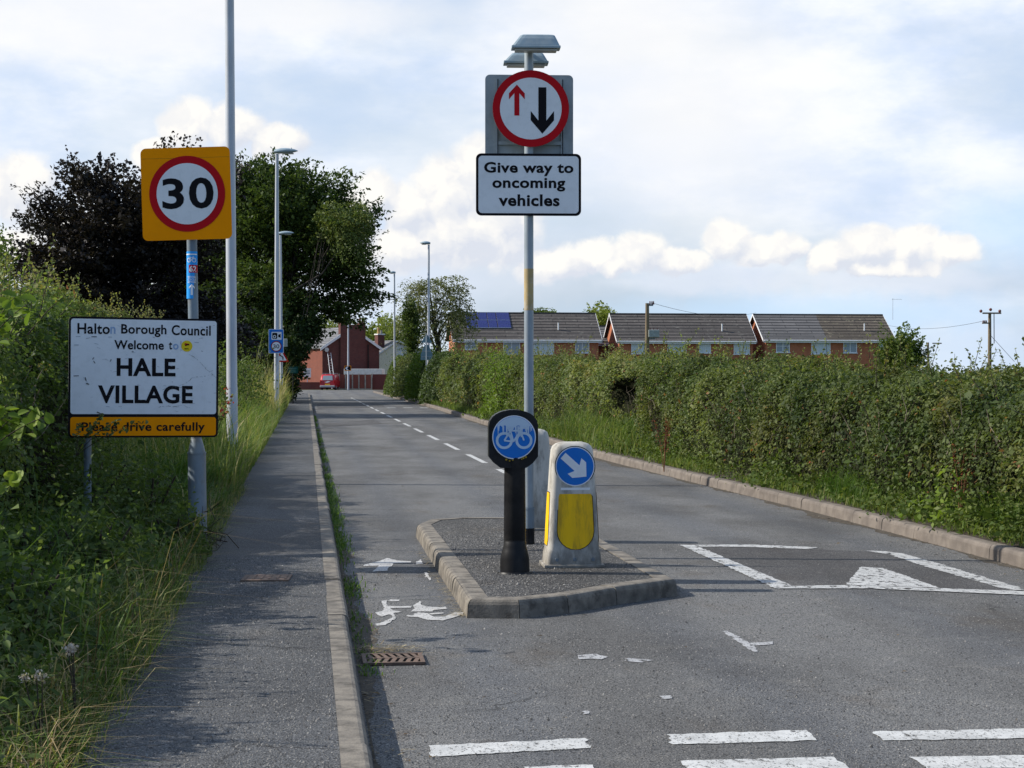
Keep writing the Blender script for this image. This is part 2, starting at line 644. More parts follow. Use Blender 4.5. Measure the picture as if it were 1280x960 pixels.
# bright thin cloud in front of the light, upper middle of the picture, and a pale one top left
hz = blobs([(860, 140, 230, 190), (790, 40, 230, 140)])
col = mixc(nt, maprange(nt, hz, 0.05, 1.25, 0.78, 0.0), col, (1.02 * K, 1.01 * K, 1.0 * K))
hz2 = blobs([(130, 40, 260, 70), (60, 330, 90, 60), (330, 20, 260, 40)])
col = mixc(nt, maprange(nt, hz2, 0.3, 1.15, 0.75, 0.0), col, (1.0 * K, 1.0 * K, 1.01 * K))
# low band of paler air near the horizon
col = mixc(nt, maprange(nt, V, 0.0, 1.3, 0.45, 0.0), col, (0.72 * K, 0.88 * K, 1.05 * K))
# open pale blue low on the right
col = mixc(nt, maprange(nt, blobs([(1290, 290, 150, 60), (1000, 395, 330, 34)]), 0.2, 1.2, 0.6, 0.0), col, (0.60 * K, 0.83 * K, 1.08 * K))
# grey soft bases and stray shreds under the heaps
soft = blobs([(900, 352, 130, 22), (1130, 352, 140, 20), (620, 330, 160, 60), (430, 320, 80, 60), (300, 185, 110, 45)])
col = mixc(nt, maprange(nt, soft, 0.35, 1.2, 0.6, 0.0), col, (0.80 * K, 0.86 * K, 0.97 * K))
HEAPS = [(800, 320, 44, 27), (768, 332, 38, 18), (850, 330, 45, 17), (912, 306, 38, 25), (948, 318, 58, 20), (982, 314, 32, 20),
              (1042, 326, 44, 22), (1090, 314, 48, 27), (1140, 316, 50, 27), (1188, 322, 40, 22), (1110, 340, 95, 14),
              (470, 248, 38, 30), (445, 275, 36, 30), (515, 268, 48, 34), (560, 245, 52, 46), (600, 225, 48, 52), (572, 292, 90, 44),
              (500, 312, 86, 30), (628, 280, 60, 55), (690, 335, 56, 26), (745, 322, 38, 22),
              (238, 166, 42, 32), (292, 168, 48, 28), (345, 184, 44, 24), (196, 200, 34, 20), (30, 245, 44, 40), (70, 300, 44, 30), (20, 330, 50, 30)]
heap = blobs(HEAPS, tall=1.28)
heap_up = blobs(HEAPS, (-0.07, 0.13), 1.28)        # the same puffs a little towards the light
slope_ = math_n(nt, 'SUBTRACT', heap_up, heap)
hm = maprange(nt, math_n(nt, 'ADD', heap, maprange(nt, slope_, -0.05, -0.5, 0.0, 0.34)), 0.70, 1.06, 0.97, 0.0)
bill = noise(nt, PW, 3.0, 3, 0.55)
lit = math_n(nt, 'ADD', maprange(nt, math_n(nt, 'SUBTRACT', heap_up, heap), -0.42, 0.42, 0.0, 1.0), maprange(nt, bill, 0.34, 0.66, -0.30, 0.30), clamp=True)
col = mixc(nt, hm, col, mixc(nt, lit, (0.75 * K, 0.79 * K, 0.88 * K), (1.05 * K, 1.025 * K, 0.98 * K)))
# away from the lit cloud field (overhead and behind the camera) the sky is mostly open blue
clear = math_n(nt, 'MAXIMUM', maprange(nt, dot(tc, tuple(cf)), 0.45, -0.25), maprange(nt, el, 0.5, 1.0))
brk = math_n(nt, 'MULTIPLY', clear, maprange(nt, noise(nt, tc, 2.2, 5, 0.6), 0.68, 0.46, 0.5, 1.0))
col = mixc(nt, brk, col, mixc(nt, 0.6, sky.outputs[0], (0.24 * K, 0.45 * K, 0.85 * K)))
nt.links.new(col, bg.inputs['Color'])

# ------------------------------------------------------------------ ground materials
M_road = asphalt('road_asphalt', (0.062, 0.062, 0.061), (0.205, 0.203, 0.196), (0.25, 0.24, 0.225), 0.92, 105, tracks=True, cracks=.55)
M_path = asphalt('footpath_asphalt', (0.036, 0.038, 0.040), (0.130, 0.133, 0.136), (0.21, 0.21, 0.205), 0.92, 110, cracks=.8)
M_isl = asphalt('island_asphalt', (0.030, 0.030, 0.030), (0.10, 0.098, 0.094), (0.29, 0.275, 0.25), 0.87, 85, bmp=1.0)
M_patch = asphalt('patch_and_shade_asphalt', (0.046, 0.045, 0.046), (0.118, 0.115, 0.113), (0.22, 0.21, 0.2), 0.88, 110)
M_paint = road_paint('road_paint', 0.62)
M_paint_cyc = road_paint('scuffed_road_paint', 0.66, (0.46, 0.45, 0.43))
M_paint_worn = road_paint('worn_road_paint', 0.585, (0.46, 0.46, 0.445))
M_kerb = plain('kerb_concrete', (0.21, 0.185, 0.15), 0.9, (0.11, 0.098, 0.082), 9, dirt=(0.06, 0.052, 0.042), dirt_amt=0.8, dirt_scale=8, bmp=0.8, speck=(0.12, 0.11, 0.1))
M_kerb_pink = plain('kerb_concrete_buff', (0.175, 0.148, 0.122), 0.9, (0.11, 0.092, 0.077), 5, dirt=(0.11, 0.09, 0.075), dirt_amt=0.6, dirt_scale=7, bmp=0.8, speck=(0.15, 0.13, 0.12))
M_soil = plain('soil', (0.055, 0.042, 0.028), 0.95, (0.03, 0.024, 0.017), 9, bmp=1.0, speck=(0.1, 0.08, 0.05))
M_field = plain('field_grass', (0.07, 0.10, 0.028), 0.95, (0.10, 0.105, 0.04), 0.3, dirt=(0.05, 0.075, 0.02), dirt_scale=0.9)
M_joint = plain('joint_dirt', (0.03, 0.027, 0.022), 0.95)


def structure(o):
    return tag(o, kind='structure')


b = MB()
b.face([(-3500, -500, -0.03), (3500, -500, -0.03), (3500, 5500, -0.03), (-3500, 5500, -0.03)], M_field)
structure(b.build('ground'))


def smooth_line(pts, step=0.5):
    """dense, gently smoothed polyline through the ground points, sorted by y"""
    pts = sorted([(p[1], p[0]) for p in pts])
    ys = np.array([p[0] for p in pts])
    xs = np.array([p[1] for p in pts])
    yy = np.arange(ys[0], ys[-1] + 1e-6, step)
    xx = np.interp(yy, ys, xs)
    k = 9
    pad = np.pad(xx, k, mode='edge')
    # pad along the end slope so the ends stay put
    pad[:k] = xx[0] + (np.arange(-k, 0)) * (xx[1] - xx[0])
    pad[-k:] = xx[-1] + (np.arange(1, k + 1)) * (xx[-1] - xx[-2])
    xx = np.convolve(pad, np.ones(2 * k + 1) / (2 * k + 1), 'valid')
    return yy, xx


LEFT_S = 0.26                       # kerb face of the left footpath
PATH_L = -0.86                      # footpath edge against the verge
rk = [gp(*p) for p in ((1280, 715), (1153, 672), (1017, 641), (899, 611), (804, 588), (748, 574), (600, 529.5), (540, 510))]
rk = [(6.0, -6.0), (5.75, 4.0), (5.66, 9.0)] + [(p.x, p.y) for p in rk] + [(5.45, 120), (5.45, 150)]
RK_Y, RK_X = smooth_line([(x, y) for x, y in rk])


def rkx(y):
    return float(np.interp(y, RK_Y, RK_X))


b = MB()
ys = list(np.arange(-8, 150.1, 2.0))
for y0, y1 in zip(ys[:-1], ys[1:]):
    b.face([(LEFT_S - 0.02, y0, 0), (rkx(y0) + 0.02, y0, 0), (rkx(y1) + 0.02, y1, 0), (LEFT_S - 0.02, y1, 0)], M_road)
structure(b.build('road'))
# the bend beyond the houses: the carriageway opens to the left and right
b = MB()
b.face([(-45, 150, 0), (30, 150, 0), (30, 168.5, 0), (-45, 166.5, 0)], M_road)
structure(b.build('side_road'))
b = MB()
b.face([(-3.2, 140, 0.004), (LEFT_S - .02, 128, 0.004), (LEFT_S - .02, 150, 0.004), (-45, 150, 0.004), (-45, 146, 0.004)], M_road)
structure(b.build('bend_road'))

b = MB()
pe = lambda y: PATH_L + .05 * math.sin(y * 2.3) * math.sin(y * .71 + 1) + .035 * math.sin(y * 5.9 + .4)
for y0 in np.arange(-8, 128, .5):
    b.face([(pe(y0), y0, 0.118), (0.13, y0, 0.118), (0.13, y0 + .5, 0.118), (pe(y0 + .5), y0 + .5, 0.118)], M_path)
structure(b.build('footpath'))


def kerb(pts, inward, name, mat, top=0.12, width=0.135, stone=0.915, jig=0.006, batter=0.018, seed=1, closed=False):
    """kerb stones along a polyline of the foot of the kerb face; inward = side of the walker (+1 right of travel)"""
    rr = random.Random(seed)
    P = [Vector((p[0], p[1], 0)) for p in pts]
    if closed:
        P.append(P[0])
    L = [0.0]
    for a, c in zip(P[:-1], P[1:]):
        L.append(L[-1] + (c - a).length)

    def pos(t):
        t = min(max(t, 0), L[-1])
        for i in range(len(P) - 1):
            if t <= L[i + 1] + 1e-9:
                d = (P[i + 1] - P[i]).normalized()
                return P[i] + d * (t - L[i]), d
        return P[-1], (P[-1] - P[-2]).normalized()
    # stones never bridge a sharp corner: cut at the vertices of short outlines
    cuts = [0.0]
    if closed:
        for i in range(len(L) - 1):
            n = max(1, round((L[i + 1] - L[i]) / stone))
            cuts += [L[i] + (L[i + 1] - L[i]) * (k + 1) / n for k in range(n)]
    else:
        t = 0
        while t < L[-1] - 1e-6:
            t = min(t + stone, L[-1])
            cuts.append(t)
    b = MB()

    def normal_at(t, d):
        nn = Vector((d.y, -d.x, 0)) * inward
        if closed:
            for i, l in enumerate(L):
                if abs(t - l) < 1e-5 or (i == 0 and abs(t - L[-1]) < 1e-5):
                    n0 = (P[i] - P[i - 1]) if i > 0 else (P[0] - P[-2])
                    n1 = (P[i + 1] - P[i]) if i < len(P) - 1 else (P[1] - P[0])
                    n0, n1 = n0.normalized(), n1.normalized()
                    m0, m1 = Vector((n0.y, -n0.x, 0)) * inward, Vector((n1.y, -n1.x, 0)) * inward
                    mm = (m0 + m1).normalized()
                    return mm / max(0.5, mm.dot(m0))
        return nn
    prof = [(0, -0.05), (batter * 0.8, top - 0.035), (batter + 0.004, top - 0.016), (batter + 0.014, top - 0.005), (batter + 0.03, top),
            (width, top), (width, -0.05)]
    for a, c in zip(cuts[:-1], cuts[1:]):
        dz, dx = rr.uniform(-jig, jig) * 0.6, rr.uniform(-jig, jig)
        g = 0.004 if not closed else 0.003
        rings = []
        ends = [a, c] if closed or c - a < 0.3 else [a, (a + c) / 2, c]
        for e in ends:
            p, d = pos(e - 1e-7 if e == c else e + 1e-7)
            nn = normal_at(e, d)
            sh = d * (g if e == a else -g if e == c else 0)
            rings.append([tuple(p + sh + nn * (u + (dx if 0 < k < 5 else 0)) + Vector((0, 0, z + (dz if z > 0 else 0)))) for k, (u, z) in enumerate(prof)])
        b.loft(rings, mat, smooth=False)
    # dark jointing below the stone tops so that the gaps do not show the ground through
    rings = []
    for t in cuts:
        p, d = pos(t)
        nn = normal_at(t, d)
        rings.append([tuple(p + nn * u + Vector((0, 0, z))) for u, z in ((0.02, -0.06), (0.034, top - 0.022), (width - 0.012, top - 0.022), (width - 0.012, -0.06))])
    b.loft(rings, M_joint, smooth=False)
    return structure(b.build(name))


kerb([(LEFT_S, y) for y in np.arange(-6, 128.1, 1.0)], -1, 'left_kerb', M_kerb, seed=3)
kerb([(rkx(y), y) for y in np.arange(-6, 146.1, 1.0)], 1, 'right_kerb', M_kerb_pink, seed=5, top=0.125)

# ------------------------------------------------------------------ verges
def ground_z_left(x):
    return 0.10 + max(-.1, (PATH_L - x)) * 0.13


b = MB()
xs = [PATH_L + 0.10, -1.2, -1.8, -2.6, -4.5, -9.0]
ys = list(np.arange(-6, 150.1, 1.5))
zz = lambda x, y: ground_z_left(x) * (1 if x > -5 else 0.6) + 0.03 * math.sin(x * 3.1 + y * 1.7) * (x < PATH_L)
for y0, y1 in zip(ys[:-1], ys[1:]):
    for x0, x1 in zip(xs[:-1], xs[1:]):
        b.face([(x1, y0, zz(x1, y0)), (x0, y0, zz(x0, y0)), (x0, y1, zz(x0, y1)), (x1, y1, zz(x1, y1))], M_soil)
structure(b.build('left_verge_ground'))
b = MB()
for y0, y1 in zip(ys[:-1], ys[1:]):
    for u0, u1, z0, z1 in ((0.13, 0.5, .115, .13), (0.5, 1.2, .13, .2), (1.2, 3.5, .2, .2)):
        b.face([(rkx(y0) + u0, y0, z0), (rkx(y0) + u1, y0, z1), (rkx(y1) + u1, y1, z1), (rkx(y1) + u0, y1, z0)], M_soil)
structure(b.build('right_verge_ground'))

# ------------------------------------------------------------------ traffic island
isl_px = [(583, 773), (650, 773.5), (712, 767), (772, 756), (848, 745), (753, 689), (697, 666), (640, 661.5), (575, 661), (534, 664), (519, 671)]
ISL = [gp(*p) for p in isl_px]
kerb([(p.x, p.y) for p in ISL], -1, 'island_kerb', M_kerb, width=0.15, stone=0.6, closed=True, seed=9, jig=0.004)
ctr = sum(ISL, Vector()) / len(ISL)
b = MB()
b.face([tuple(Vector((p.x, p.y, 0.114)) + (ctr - p).normalized() * 0.12) for p in ISL], M_isl)
structure(b.build('traffic_island'))
ISL_Z = 0.114

# ------------------------------------------------------------------ road markings
def mark(b, polys, z, mat, rag=0.006):
    """flat paint from outline points, its edge broken up as worn thermoplastic is"""
    rr = random.Random(len(polys) + int(polys[0][0][0]))
    for poly in polys:
        P = [gp(x, y) for x, y in poly]
        out = []
        for a, c in zip(P, P[1:] + P[:1]):
            n = max(1, int((c - a).length / 0.035))
            nn = Vector((c.y - a.y, a.x - c.x, 0)).normalized()
            for k in range(n):
                p = a.lerp(c, k / n)
                if k:
                    p = p + nn * (rr.gauss(0, rag))
                out.append((p.x, p.y, z))
        b.face(out, mat)


def zoomed(poly, k, ox, oy):
    return [(ox + x / k, oy + y / k) for x, y in poly]


b = MB()
mark(b, [[(536, 933), (731, 923.5), (738, 936), (539, 947)], [(833, 919), (1008, 913.5), (1021, 926.5), (841, 931.5)],
         [(1091, 915.5), (1280, 911.5), (1315, 911), (1340, 924), (1265, 924), (1104, 926.5)],
         [(655, 959.5), (741, 957), (750, 972), (662, 975)], [(851, 952), (1042, 947), (1062, 962), (864, 967)],
         [(1136, 947), (1280, 945), (1330, 944.5), (1350, 960), (1158, 962)]], 0.004, M_paint)
structure(b.build('give_way_marking'))

b = MB()
y = 24.2
k = 0
dash_y = [gp(628, 590).y]
for k in range(17):
    y0 = gp(628, 590).y + k * 5.3 - 2.6
    x0 = 3.08 - 0.0028 * (y0 - 26)
    if y0 > 116:
        break
    b.face([(x0 - 0.05, y0, 0.006), (x0 + 0.05, y0, 0.006), (x0 + 0.045, y0 + 3.3, 0.006), (x0 - 0.055, y0 + 3.3, 0.006)], M_paint)
y0 = gp(500, 510).y
for k in range(4):
    b.face([(3.6 + k * 0.75, y0, 0.006), (4.0 + k * 0.75, y0, 0.006), (4.0 + k * 0.75, y0 + 0.7, 0.006), (3.6 + k * 0.75, y0 + 0.7, 0.006)], M_paint)
structure(b.build('centre_line_marking'))

b = MB()
cush = [(858, 683.5), (960, 684), (1098, 690.5), (1160, 706), (1268, 740), (1085, 734), (980, 735)]
mark(b, [cush], 0.003, M_patch, 0.0)
mark(b, [[(402, 530), (466, 524.5), (479, 530), (405, 534)], [(396, 505), (470, 503), (482, 509), (398, 512)]], 0.003, M_patch, 0.02)  # second outline is a painted band of tree shadow across the road
structure(b.build('road_patch_and_shade'))
b = MB()
mark(b, [[(850, 682), (868, 682), (990, 733), (968, 736)], [(969, 736.5), (990, 733.5), (1060, 732.5), (1176, 736.5), (1280, 740), (1300, 741.5), (1300, 745), (1276, 744.5), (1085, 736.5)],
         [(869, 682), (940, 681.5), (1022, 685), (1012, 687.2), (930, 684.4), (876, 684.2)],
         [(1080, 689), (1106, 690), (1130, 693), (1172, 705), (1285, 738.5), (1262, 739), (1150, 707), (1112, 694)],
         [(1057, 732), (1066, 722), (1076, 709.5), (1104, 711), (1130, 720), (1175, 736)]], 0.007, M_paint_worn)
structure(b.build('speed_cushion_marking'))

b = MB()
cyc = [[(172, 190), (330, 150), (385, 128), (430, 140), (470, 150), (595, 158), (590, 170), (440, 175), (430, 195), (395, 215), (390, 240), (250, 250), (290, 215), (310, 195), (180, 200)],
       [(640, 165), (680, 140), (705, 180), (645, 185)], [(720, 255), (735, 255), (775, 320), (760, 328), (740, 300), (715, 295)],
       [(330, 510), (385, 505), (380, 540), (400, 555), (500, 558), (612, 555), (600, 570), (410, 575), (430, 595), (510, 608), (440, 618), (455, 650), (450, 675), (370, 725), (290, 732), (275, 715), (340, 700), (420, 665), (425, 640), (400, 630), (340, 650), (310, 640), (275, 615), (340, 600), (365, 570), (345, 545)],
       [(388, 510), (410, 498), (495, 500), (490, 512), (420, 515)],
       [(614, 555), (670, 510), (690, 520), (685, 545), (730, 560), (860, 568), (900, 560), (920, 580), (810, 590), (790, 605), (680, 605), (590, 605), (630, 575)],
       [(565, 635), (600, 640), (660, 612), (740, 620), (800, 652), (900, 650), (980, 612), (1065, 612), (1060, 630), (970, 660), (880, 685), (740, 678), (660, 655), (570, 650)],
       [(750, 622), (880, 613), (890, 622), (780, 632)]]
mark(b, [zoomed(p, 7.111, 430, 680) for p in cyc], 0.004, M_paint_cyc, 0.004)
structure(b.build('cycle_lane_marking'))

b = MB()
mark(b, [[(903, 790), (909, 789), (927, 799), (946, 811), (947, 816), (940, 815), (922, 803)], [(936, 804.5), (966, 802.5), (966, 806), (938, 808)],
         [(722, 820), (745, 818), (760, 822), (752, 825), (738, 824), (724, 825)], [(783, 823), (816, 826), (802, 829), (780, 827)],
         [(824, 871), (838, 870), (840, 874), (826, 875)], [(727, 890), (735, 889), (736, 893), (728, 894)]], 0.004, road_paint('faded_road_paint', 0.60, (0.38, 0.38, 0.38)))
structure(b.build('surveyor_marking'))

# soil, grit and moss washed up against the kerbs, in ragged strips
M_grit = plain('gutter_grit', (0.050, 0.040, 0.028), 0.95, (0.085, 0.07, 0.05), 14, dirt=(0.02, 0.017, 0.012), dirt_scale=20, bmp=1.0, speck=(0.16, 0.13, 0.09))


def grit_strip(name, xf, side, y0, y1, wmax, seed):
    rr = random.Random(seed)
    b = MB()
    prev = None
    for i, y in enumerate(np.arange(y0, y1, .12)):
        wv = wmax * max(.06, .35 + .38 * math.sin(y * .83 + seed) * math.sin(y * .31 + 2) + .22 * math.sin(y * 2.9 + seed) + rr.uniform(-.16, .16))
        x = xf(y)
        cur = ((x, y, 0.0018), (x + side * wv, y, 0.0018))
        if prev:
            b.face([prev[0], prev[1], cur[1], cur[0]], M_grit)
        prev = cur
    return structure(b.build(name))


grit_strip('left_gutter_soil', lambda y: LEFT_S + .004, 1, 5.0, 80, .17, 2)
grit_strip('right_gutter_soil', lambda y: rkx(y) - .0 + .01, -1, 8.0, 90, .24, 5)

# ------------------------------------------------------------------ drain and cover
M_iron = plain('rusty_iron', (0.11, 0.075, 0.055), 0.8, (0.16, 0.10, 0.07), 12, dirt=(0.05, 0.04, 0.035), bmp=0.6)
M_pit = plain('drain_dark', (0.008, 0.008, 0.008), 1.0)
b = MB()
c0, c1, c2, c3 = gp(454, 833), gp(533, 834.5), gp(529, 819.5), gp(456, 819)
X0, X1, Y0, Y1 = c0.x, c1.x, c0.y, c2.y
W_, D_ = X1 - X0, Y1 - Y0
pit_dark = b
pit_dark.face([(0, 0, 0.003), (W_, 0, 0.003), (W_, D_, 0.003), (0, D_, 0.003)], M_pit)  # flat black sheet stands for the shade down the drain
gr = MB()
f = 0.022
for (cx, cy, sx, sy) in ((W_ / 2, f / 2, W_, f), (W_ / 2, D_ - f / 2, W_, f), (f / 2, D_ / 2, f, D_ - 2 * f), (W_ - f / 2, D_ / 2, f, D_ - 2 * f), (W_ / 2, D_ / 2, W_ - 2 * f, 0.02)):
    gr.box((cx, cy, 0.011), (sx, sy, 0.014), M_iron)
for k in range(7):
    x = f + (W_ - 2 * f) * (k + 0.5) / 7
    for y_a, y_b, sg in ((f, D_ / 2 - 0.01, 1), (D_ / 2 + 0.01, D_ - f, -1)):
        gr.face([(x - 0.012 - 0.012 * sg, y_a, 0.0165), (x + 0.012 - 0.012 * sg, y_a, 0.0165), (x + 0.012 + 0.012 * sg, y_b, 0.0165), (x - 0.012 + 0.012 * sg, y_b, 0.0165)], M_iron)
dr = root('drain_grate', 'rusty iron drain grate in the gutter beside the left kerb', 'drain', (X0, Y0, 0))
pit_dark.build('pit_dark', dr)
gr.build('grating', dr)

p0 = gp(301, 725, 0.118)
b = MB()
Wc = (gp(358, 722, 0.118) - p0).length
b.box((Wc / 2, 0.17, 0.004), (Wc, 0.34, 0.014), M_iron, 0.003)
for k in range(6):
    b.box((Wc * (k + 0.5) / 6, 0.17, 0.0125), (0.012, 0.26, 0.005), M_iron)
tag(b.build('access_cover', None, (p0.x, p0.y - 0.1, 0.118), R(-4)), 'small rusty rectangular utility cover set in the footpath', 'utility cover')
# ------------------------------------------------------------------ sign materials
def flat(name, col, rough=0.5, dirt=None, amt=0.35, var=0.94, spec=0.12):
    return plain(name, col, rough, tuple(c * var for c in col), 3.0, dirt=dirt, dirt_amt=amt, dirt_scale=14, spec=spec)


S_white = flat('sign_white', (0.80, 0.81, 0.82), dirt=(0.62, 0.63, 0.62), amt=0.3)
S_red = flat('sign_red', (0.50, 0.004, 0.010))
S_black = flat('sign_black', (0.010, 0.009, 0.011), 0.6, spec=0.08)
S_blue = flat('sign_blue', (0.015, 0.17, 0.58), dirt=(0.03, 0.18, 0.45))
S_yell = flat('sign_yellow', (1.0, 0.315, 0.0), dirt=(0.9, 0.28, 0.003), spec=.06)
S_back = plain('sign_back_grey', (0.34, 0.37, 0.38), 0.5, (0.28, 0.31, 0.32), 3, dirt=(0.2, 0.22, 0.22), dirt_amt=0.4)
S_pale = flat('scratched_pale_film', (0.50, 0.62, 0.74))
S_ghost = flat('faded_lettering', (0.30, 0.42, 0.62))
M_galv = plain('galvanised_steel', (0.31, 0.36, 0.395), 0.48, (0.23, 0.27, 0.30), 9, dirt=(0.24, 0.25, 0.25), dirt_amt=0.45, dirt_scale=13, metallic=0.25, stretch=(1, 1, 0.35), bmp=0.1)
M_galv2 = plain('weathered_galvanised_steel', (0.20, 0.25, 0.29), 0.55, (0.14, 0.175, 0.205), 8, dirt=(0.15, 0.14, 0.12), dirt_amt=0.6, dirt_scale=9, metallic=0.2, stretch=(1, 1, 0.4), bmp=0.2)
M_pole = plain('painted_lamp_post', (0.47, 0.49, 0.52), 0.45, (0.40, 0.42, 0.45), 4, dirt=(0.30, 0.30, 0.30), dirt_amt=0.3, stretch=(1, 1, 0.3), metallic=0.15)
M_tan = plain('tan_band', (0.42, 0.31, 0.13), 0.7, (0.34, 0.26, 0.13), 8, dirt=(0.45, 0.42, 0.36))
M_blkpl = plain('black_plastic', (0.008, 0.008, 0.009), 0.42, (0.018, 0.018, 0.019), 5, dirt=(0.035, 0.033, 0.03), dirt_amt=0.35, dirt_scale=8, spec=0.2)
M_lantern = plain('lantern_grey', (0.30, 0.38, 0.42), 0.4, (0.24, 0.31, 0.35), 6, dirt=(0.42, 0.45, 0.44), dirt_amt=0.4)
M_lamp_under = plain('lantern_glass', (0.45, 0.43, 0.38), 0.3, (0.35, 0.33, 0.3))
M_rust = plain('rust', (0.16, 0.07, 0.03), 0.9)


def bicycle(b, cx, cz, s, mat, y, w=0.02):
    """pictogram of a bicycle, s = overall length"""
    r = s * 0.235
    for sx in (-1, 1):
        b.ring((cx + sx * s * 0.27, cz), r * 0.70, r, mat, y, 28)
    P = {'r': (cx - s * .27, cz), 'f': (cx + s * .27, cz), 'b': (cx - s * .02, cz - s * .03), 's': (cx - s * .1, cz + s * .27), 'h': (cx + s * .17, cz + s * .27)}
    for i, (p, q) in enumerate((('r', 's'), ('r', 'b'), ('b', 's'), ('b', 'h'), ('s', 'h'), ('f', 'h'))):
        b.bar(P[p], P[q], s * .045, mat, y - 0.0004 * (i + 1))
    b.bar((cx - s * .17, cz + s * .29), (cx - s * .03, cz + s * .29), s * .05, mat, y - 0.0035)
    b.bar((cx + s * .12, cz + s * .33), (cx + s * .24, cz + s * .33), s * .05, mat, y - 0.0035)


# ------------------------------------------------------------------ main give way sign
Pb = gp(661, 680, ISL_Z)
D = Pb.y
sc = (Pb - EYE).length / FPX        # metres per photo pixel at the post


def zs(py):
    return at(661, py, D).z - ISL_Z


gw = root('priority_sign', 'tall galvanised post with red ring arrow sign and white Give way plate on traffic island', 'road sign', (Pb.x, Pb.y, ISL_Z), YAW * 0.6)
b = MB()
top = zs(62)
b.cyl((0, 0, zs(634)), (0, 0, zs(388)), 0.040, 0.0395, M_galv, 20)
b.cyl((0, 0, zs(388)), (0, 0, zs(336)), 0.0402, 0.0402, M_tan, 20)
b.cyl((0, 0, zs(336)), (0, 0, top), 0.0392, 0.0385, M_galv, 20)
b.build('post', gw)
b = MB()
b.cyl((0, 0, zs(662)), (0, 0, zs(634)), 0.048, 0.048, M_galv2, 20)
b.cyl((0, 0, zs(636.5)), (0, 0, zs(634)), 0.051, 0.0505, M_galv2, 20)
b.cyl((0, 0, 0), (0, 0, zs(660)), 0.0485, 0.0485, M_blkpl, 20)
b.build('base_section', gw)


def X(px):
    return (px - 661) * sc


b = MB()   # the plate of the sign for the other direction, seen from behind
w0, w1 = X(607), X(717)
z0, z1 = zs(262), zs(92)
b.rrect(((w0 + w1) / 2, (z0 + z1) / 2), w1 - w0, z1 - z0, 0.04, S_back, 0.062, 0.004, S_back, S_white)
for px in (622, 703):
    b.box((X(px), 0.052, (z0 + z1) / 2), (0.022, 0.018, (z1 - z0) * 0.93), S_back)
    b.box((X(px) + 0.005, 0.041, (z0 + z1) / 2), (0.006, 0.005, (z1 - z0) * 0.93), S_black)
for z in (zs(108), zs(178)):
    b.box((0.0, 0.048, z), (0.55, 0.012, 0.03), S_back)
b.build('back_plate', gw)
b = MB()
c = (X(663), zs(137))
r = 47.5 * sc
b.disc(c, r, S_red, -0.058, 56, 0.004, S_back)
b.disc(c, r * 0.995, S_red, -0.0595, 56)
b.disc(c, r * 0.805, S_white, -0.0610, 56)


def up_arrow(b, x, z0, z1, stem, hw, hh, mat, y, sgn=1):
    """straight arrow with chevron head; sgn -1 points down"""
    tip, tail = (z1, z0) if sgn > 0 else (z0, z1)
    q = lambda dz: tip - sgn * dz
    pts = [(x - stem / 2, tail), (x + stem / 2, tail), (x + stem / 2, q(hh * 0.78)), (x + hw / 2, q(hh * 1.35)), (x + hw / 2, q(hh * 0.80)),
           (x, tip), (x - hw / 2, q(hh * 0.80)), (x - hw / 2, q(hh * 1.35)), (x - stem / 2, q(hh * 0.78))]
    b.face([(p[0], y, p[1]) for p in pts], mat)


k6 = sc / 3.84
zz6 = lambda zy: zs(30 + zy / 3.84)
xx6 = lambda zx: X(570 + zx / 3.84)
up_arrow(b, xx6(290.5), zz6(445), zz6(297), 24 * k6, 75 * k6, 52 * k6, S_red, -0.0625)
up_arrow(b, xx6(412), zz6(531), zz6(309), 38 * k6, 111 * k6, 80 * k6, S_black, -0.0625, -1)
b.build('arrow_sign', gw)
b = MB()
w0, w1, z0, z1 = X(595), X(725.5), zs(270.5), zs(193)
b.rrect(((w0 + w1) / 2, (z0 + z1) / 2), w1 - w0, z1 - z0, 0.045, S_black, -0.058, 0.004, S_back)
b.rrect(((w0 + w1) / 2, (z0 + z1) / 2), (w1 - w0) - 0.042, (z1 - z0) - 0.042, 0.032, S_white, -0.0600)
for t, x0, x1, ytop, ybot in (('Give way to', 135, 560, 667, 734), ('oncoming', 174, 521, 742, 807), ('vehicles', 204, 494, 821, 878)):
    b.text(t, ((xx6(x0) + xx6(x1)) / 2, (zz6(ytop) + zz6(ybot)) / 2), xx6(x1) - xx6(x0), zz6(ytop) - zz6(ybot), S_black, -0.0618, 0.030, 1.06)
b.build('text_plate', gw)
for z in (zs(112), zs(160), zs(205), zs(255)):
    b = MB()
    b.cyl((0, 0, z - 0.015), (0, 0, z + 0.015), 0.046, 0.046, M_galv2, 16)
    b.box((0, -0.048, z), (0.13, 0.014, 0.03), M_galv2)
    b.build('clamp', gw)


def lantern(name, x0, x1, zc, y, h, dp, label=None):
    b = MB()
    n = 9
    rings = []
    for (x, k) in ((x0, 0.86), (x0 + 0.02, 0.97), (x0 + 0.05, 1), (x1 - 0.05, 1), (x1 - 0.02, 0.97), (x1, 0.86)):
        ring = []
        prof_ = [(-.5, 0), (-.5, .12), (-.40, .62), (-.30, .92), (-.16, 1), (.16, 1), (.30, .92), (.40, .62), (.5, .12), (.5, 0)]
        for u_, v_ in prof_:
            ring.append((x + (.075 if x < (x0 + x1) / 2 else -.045) * v_, y + u_ * dp * k, zc - h * 0.42 + v_ * h * (.6 + .4 * k)))
        rings.append(ring)
    b.loft(rings, M_lantern, smooth=False)
    b.box(((x0 + x1) / 2, y, zc - h * 0.47), (x1 - x0 + 0.008, dp + 0.012, 0.022), M_lantern, 0.004)
    b.box(((x0 + x1) / 2, y, zc - h * 0.47 - 0.022), (x1 - x0 - 0.05, dp - 0.03, 0.02), M_lamp_under, 0.006)
    o = b.build(name, gw)
    if label:
        o['label'] = label
    return o


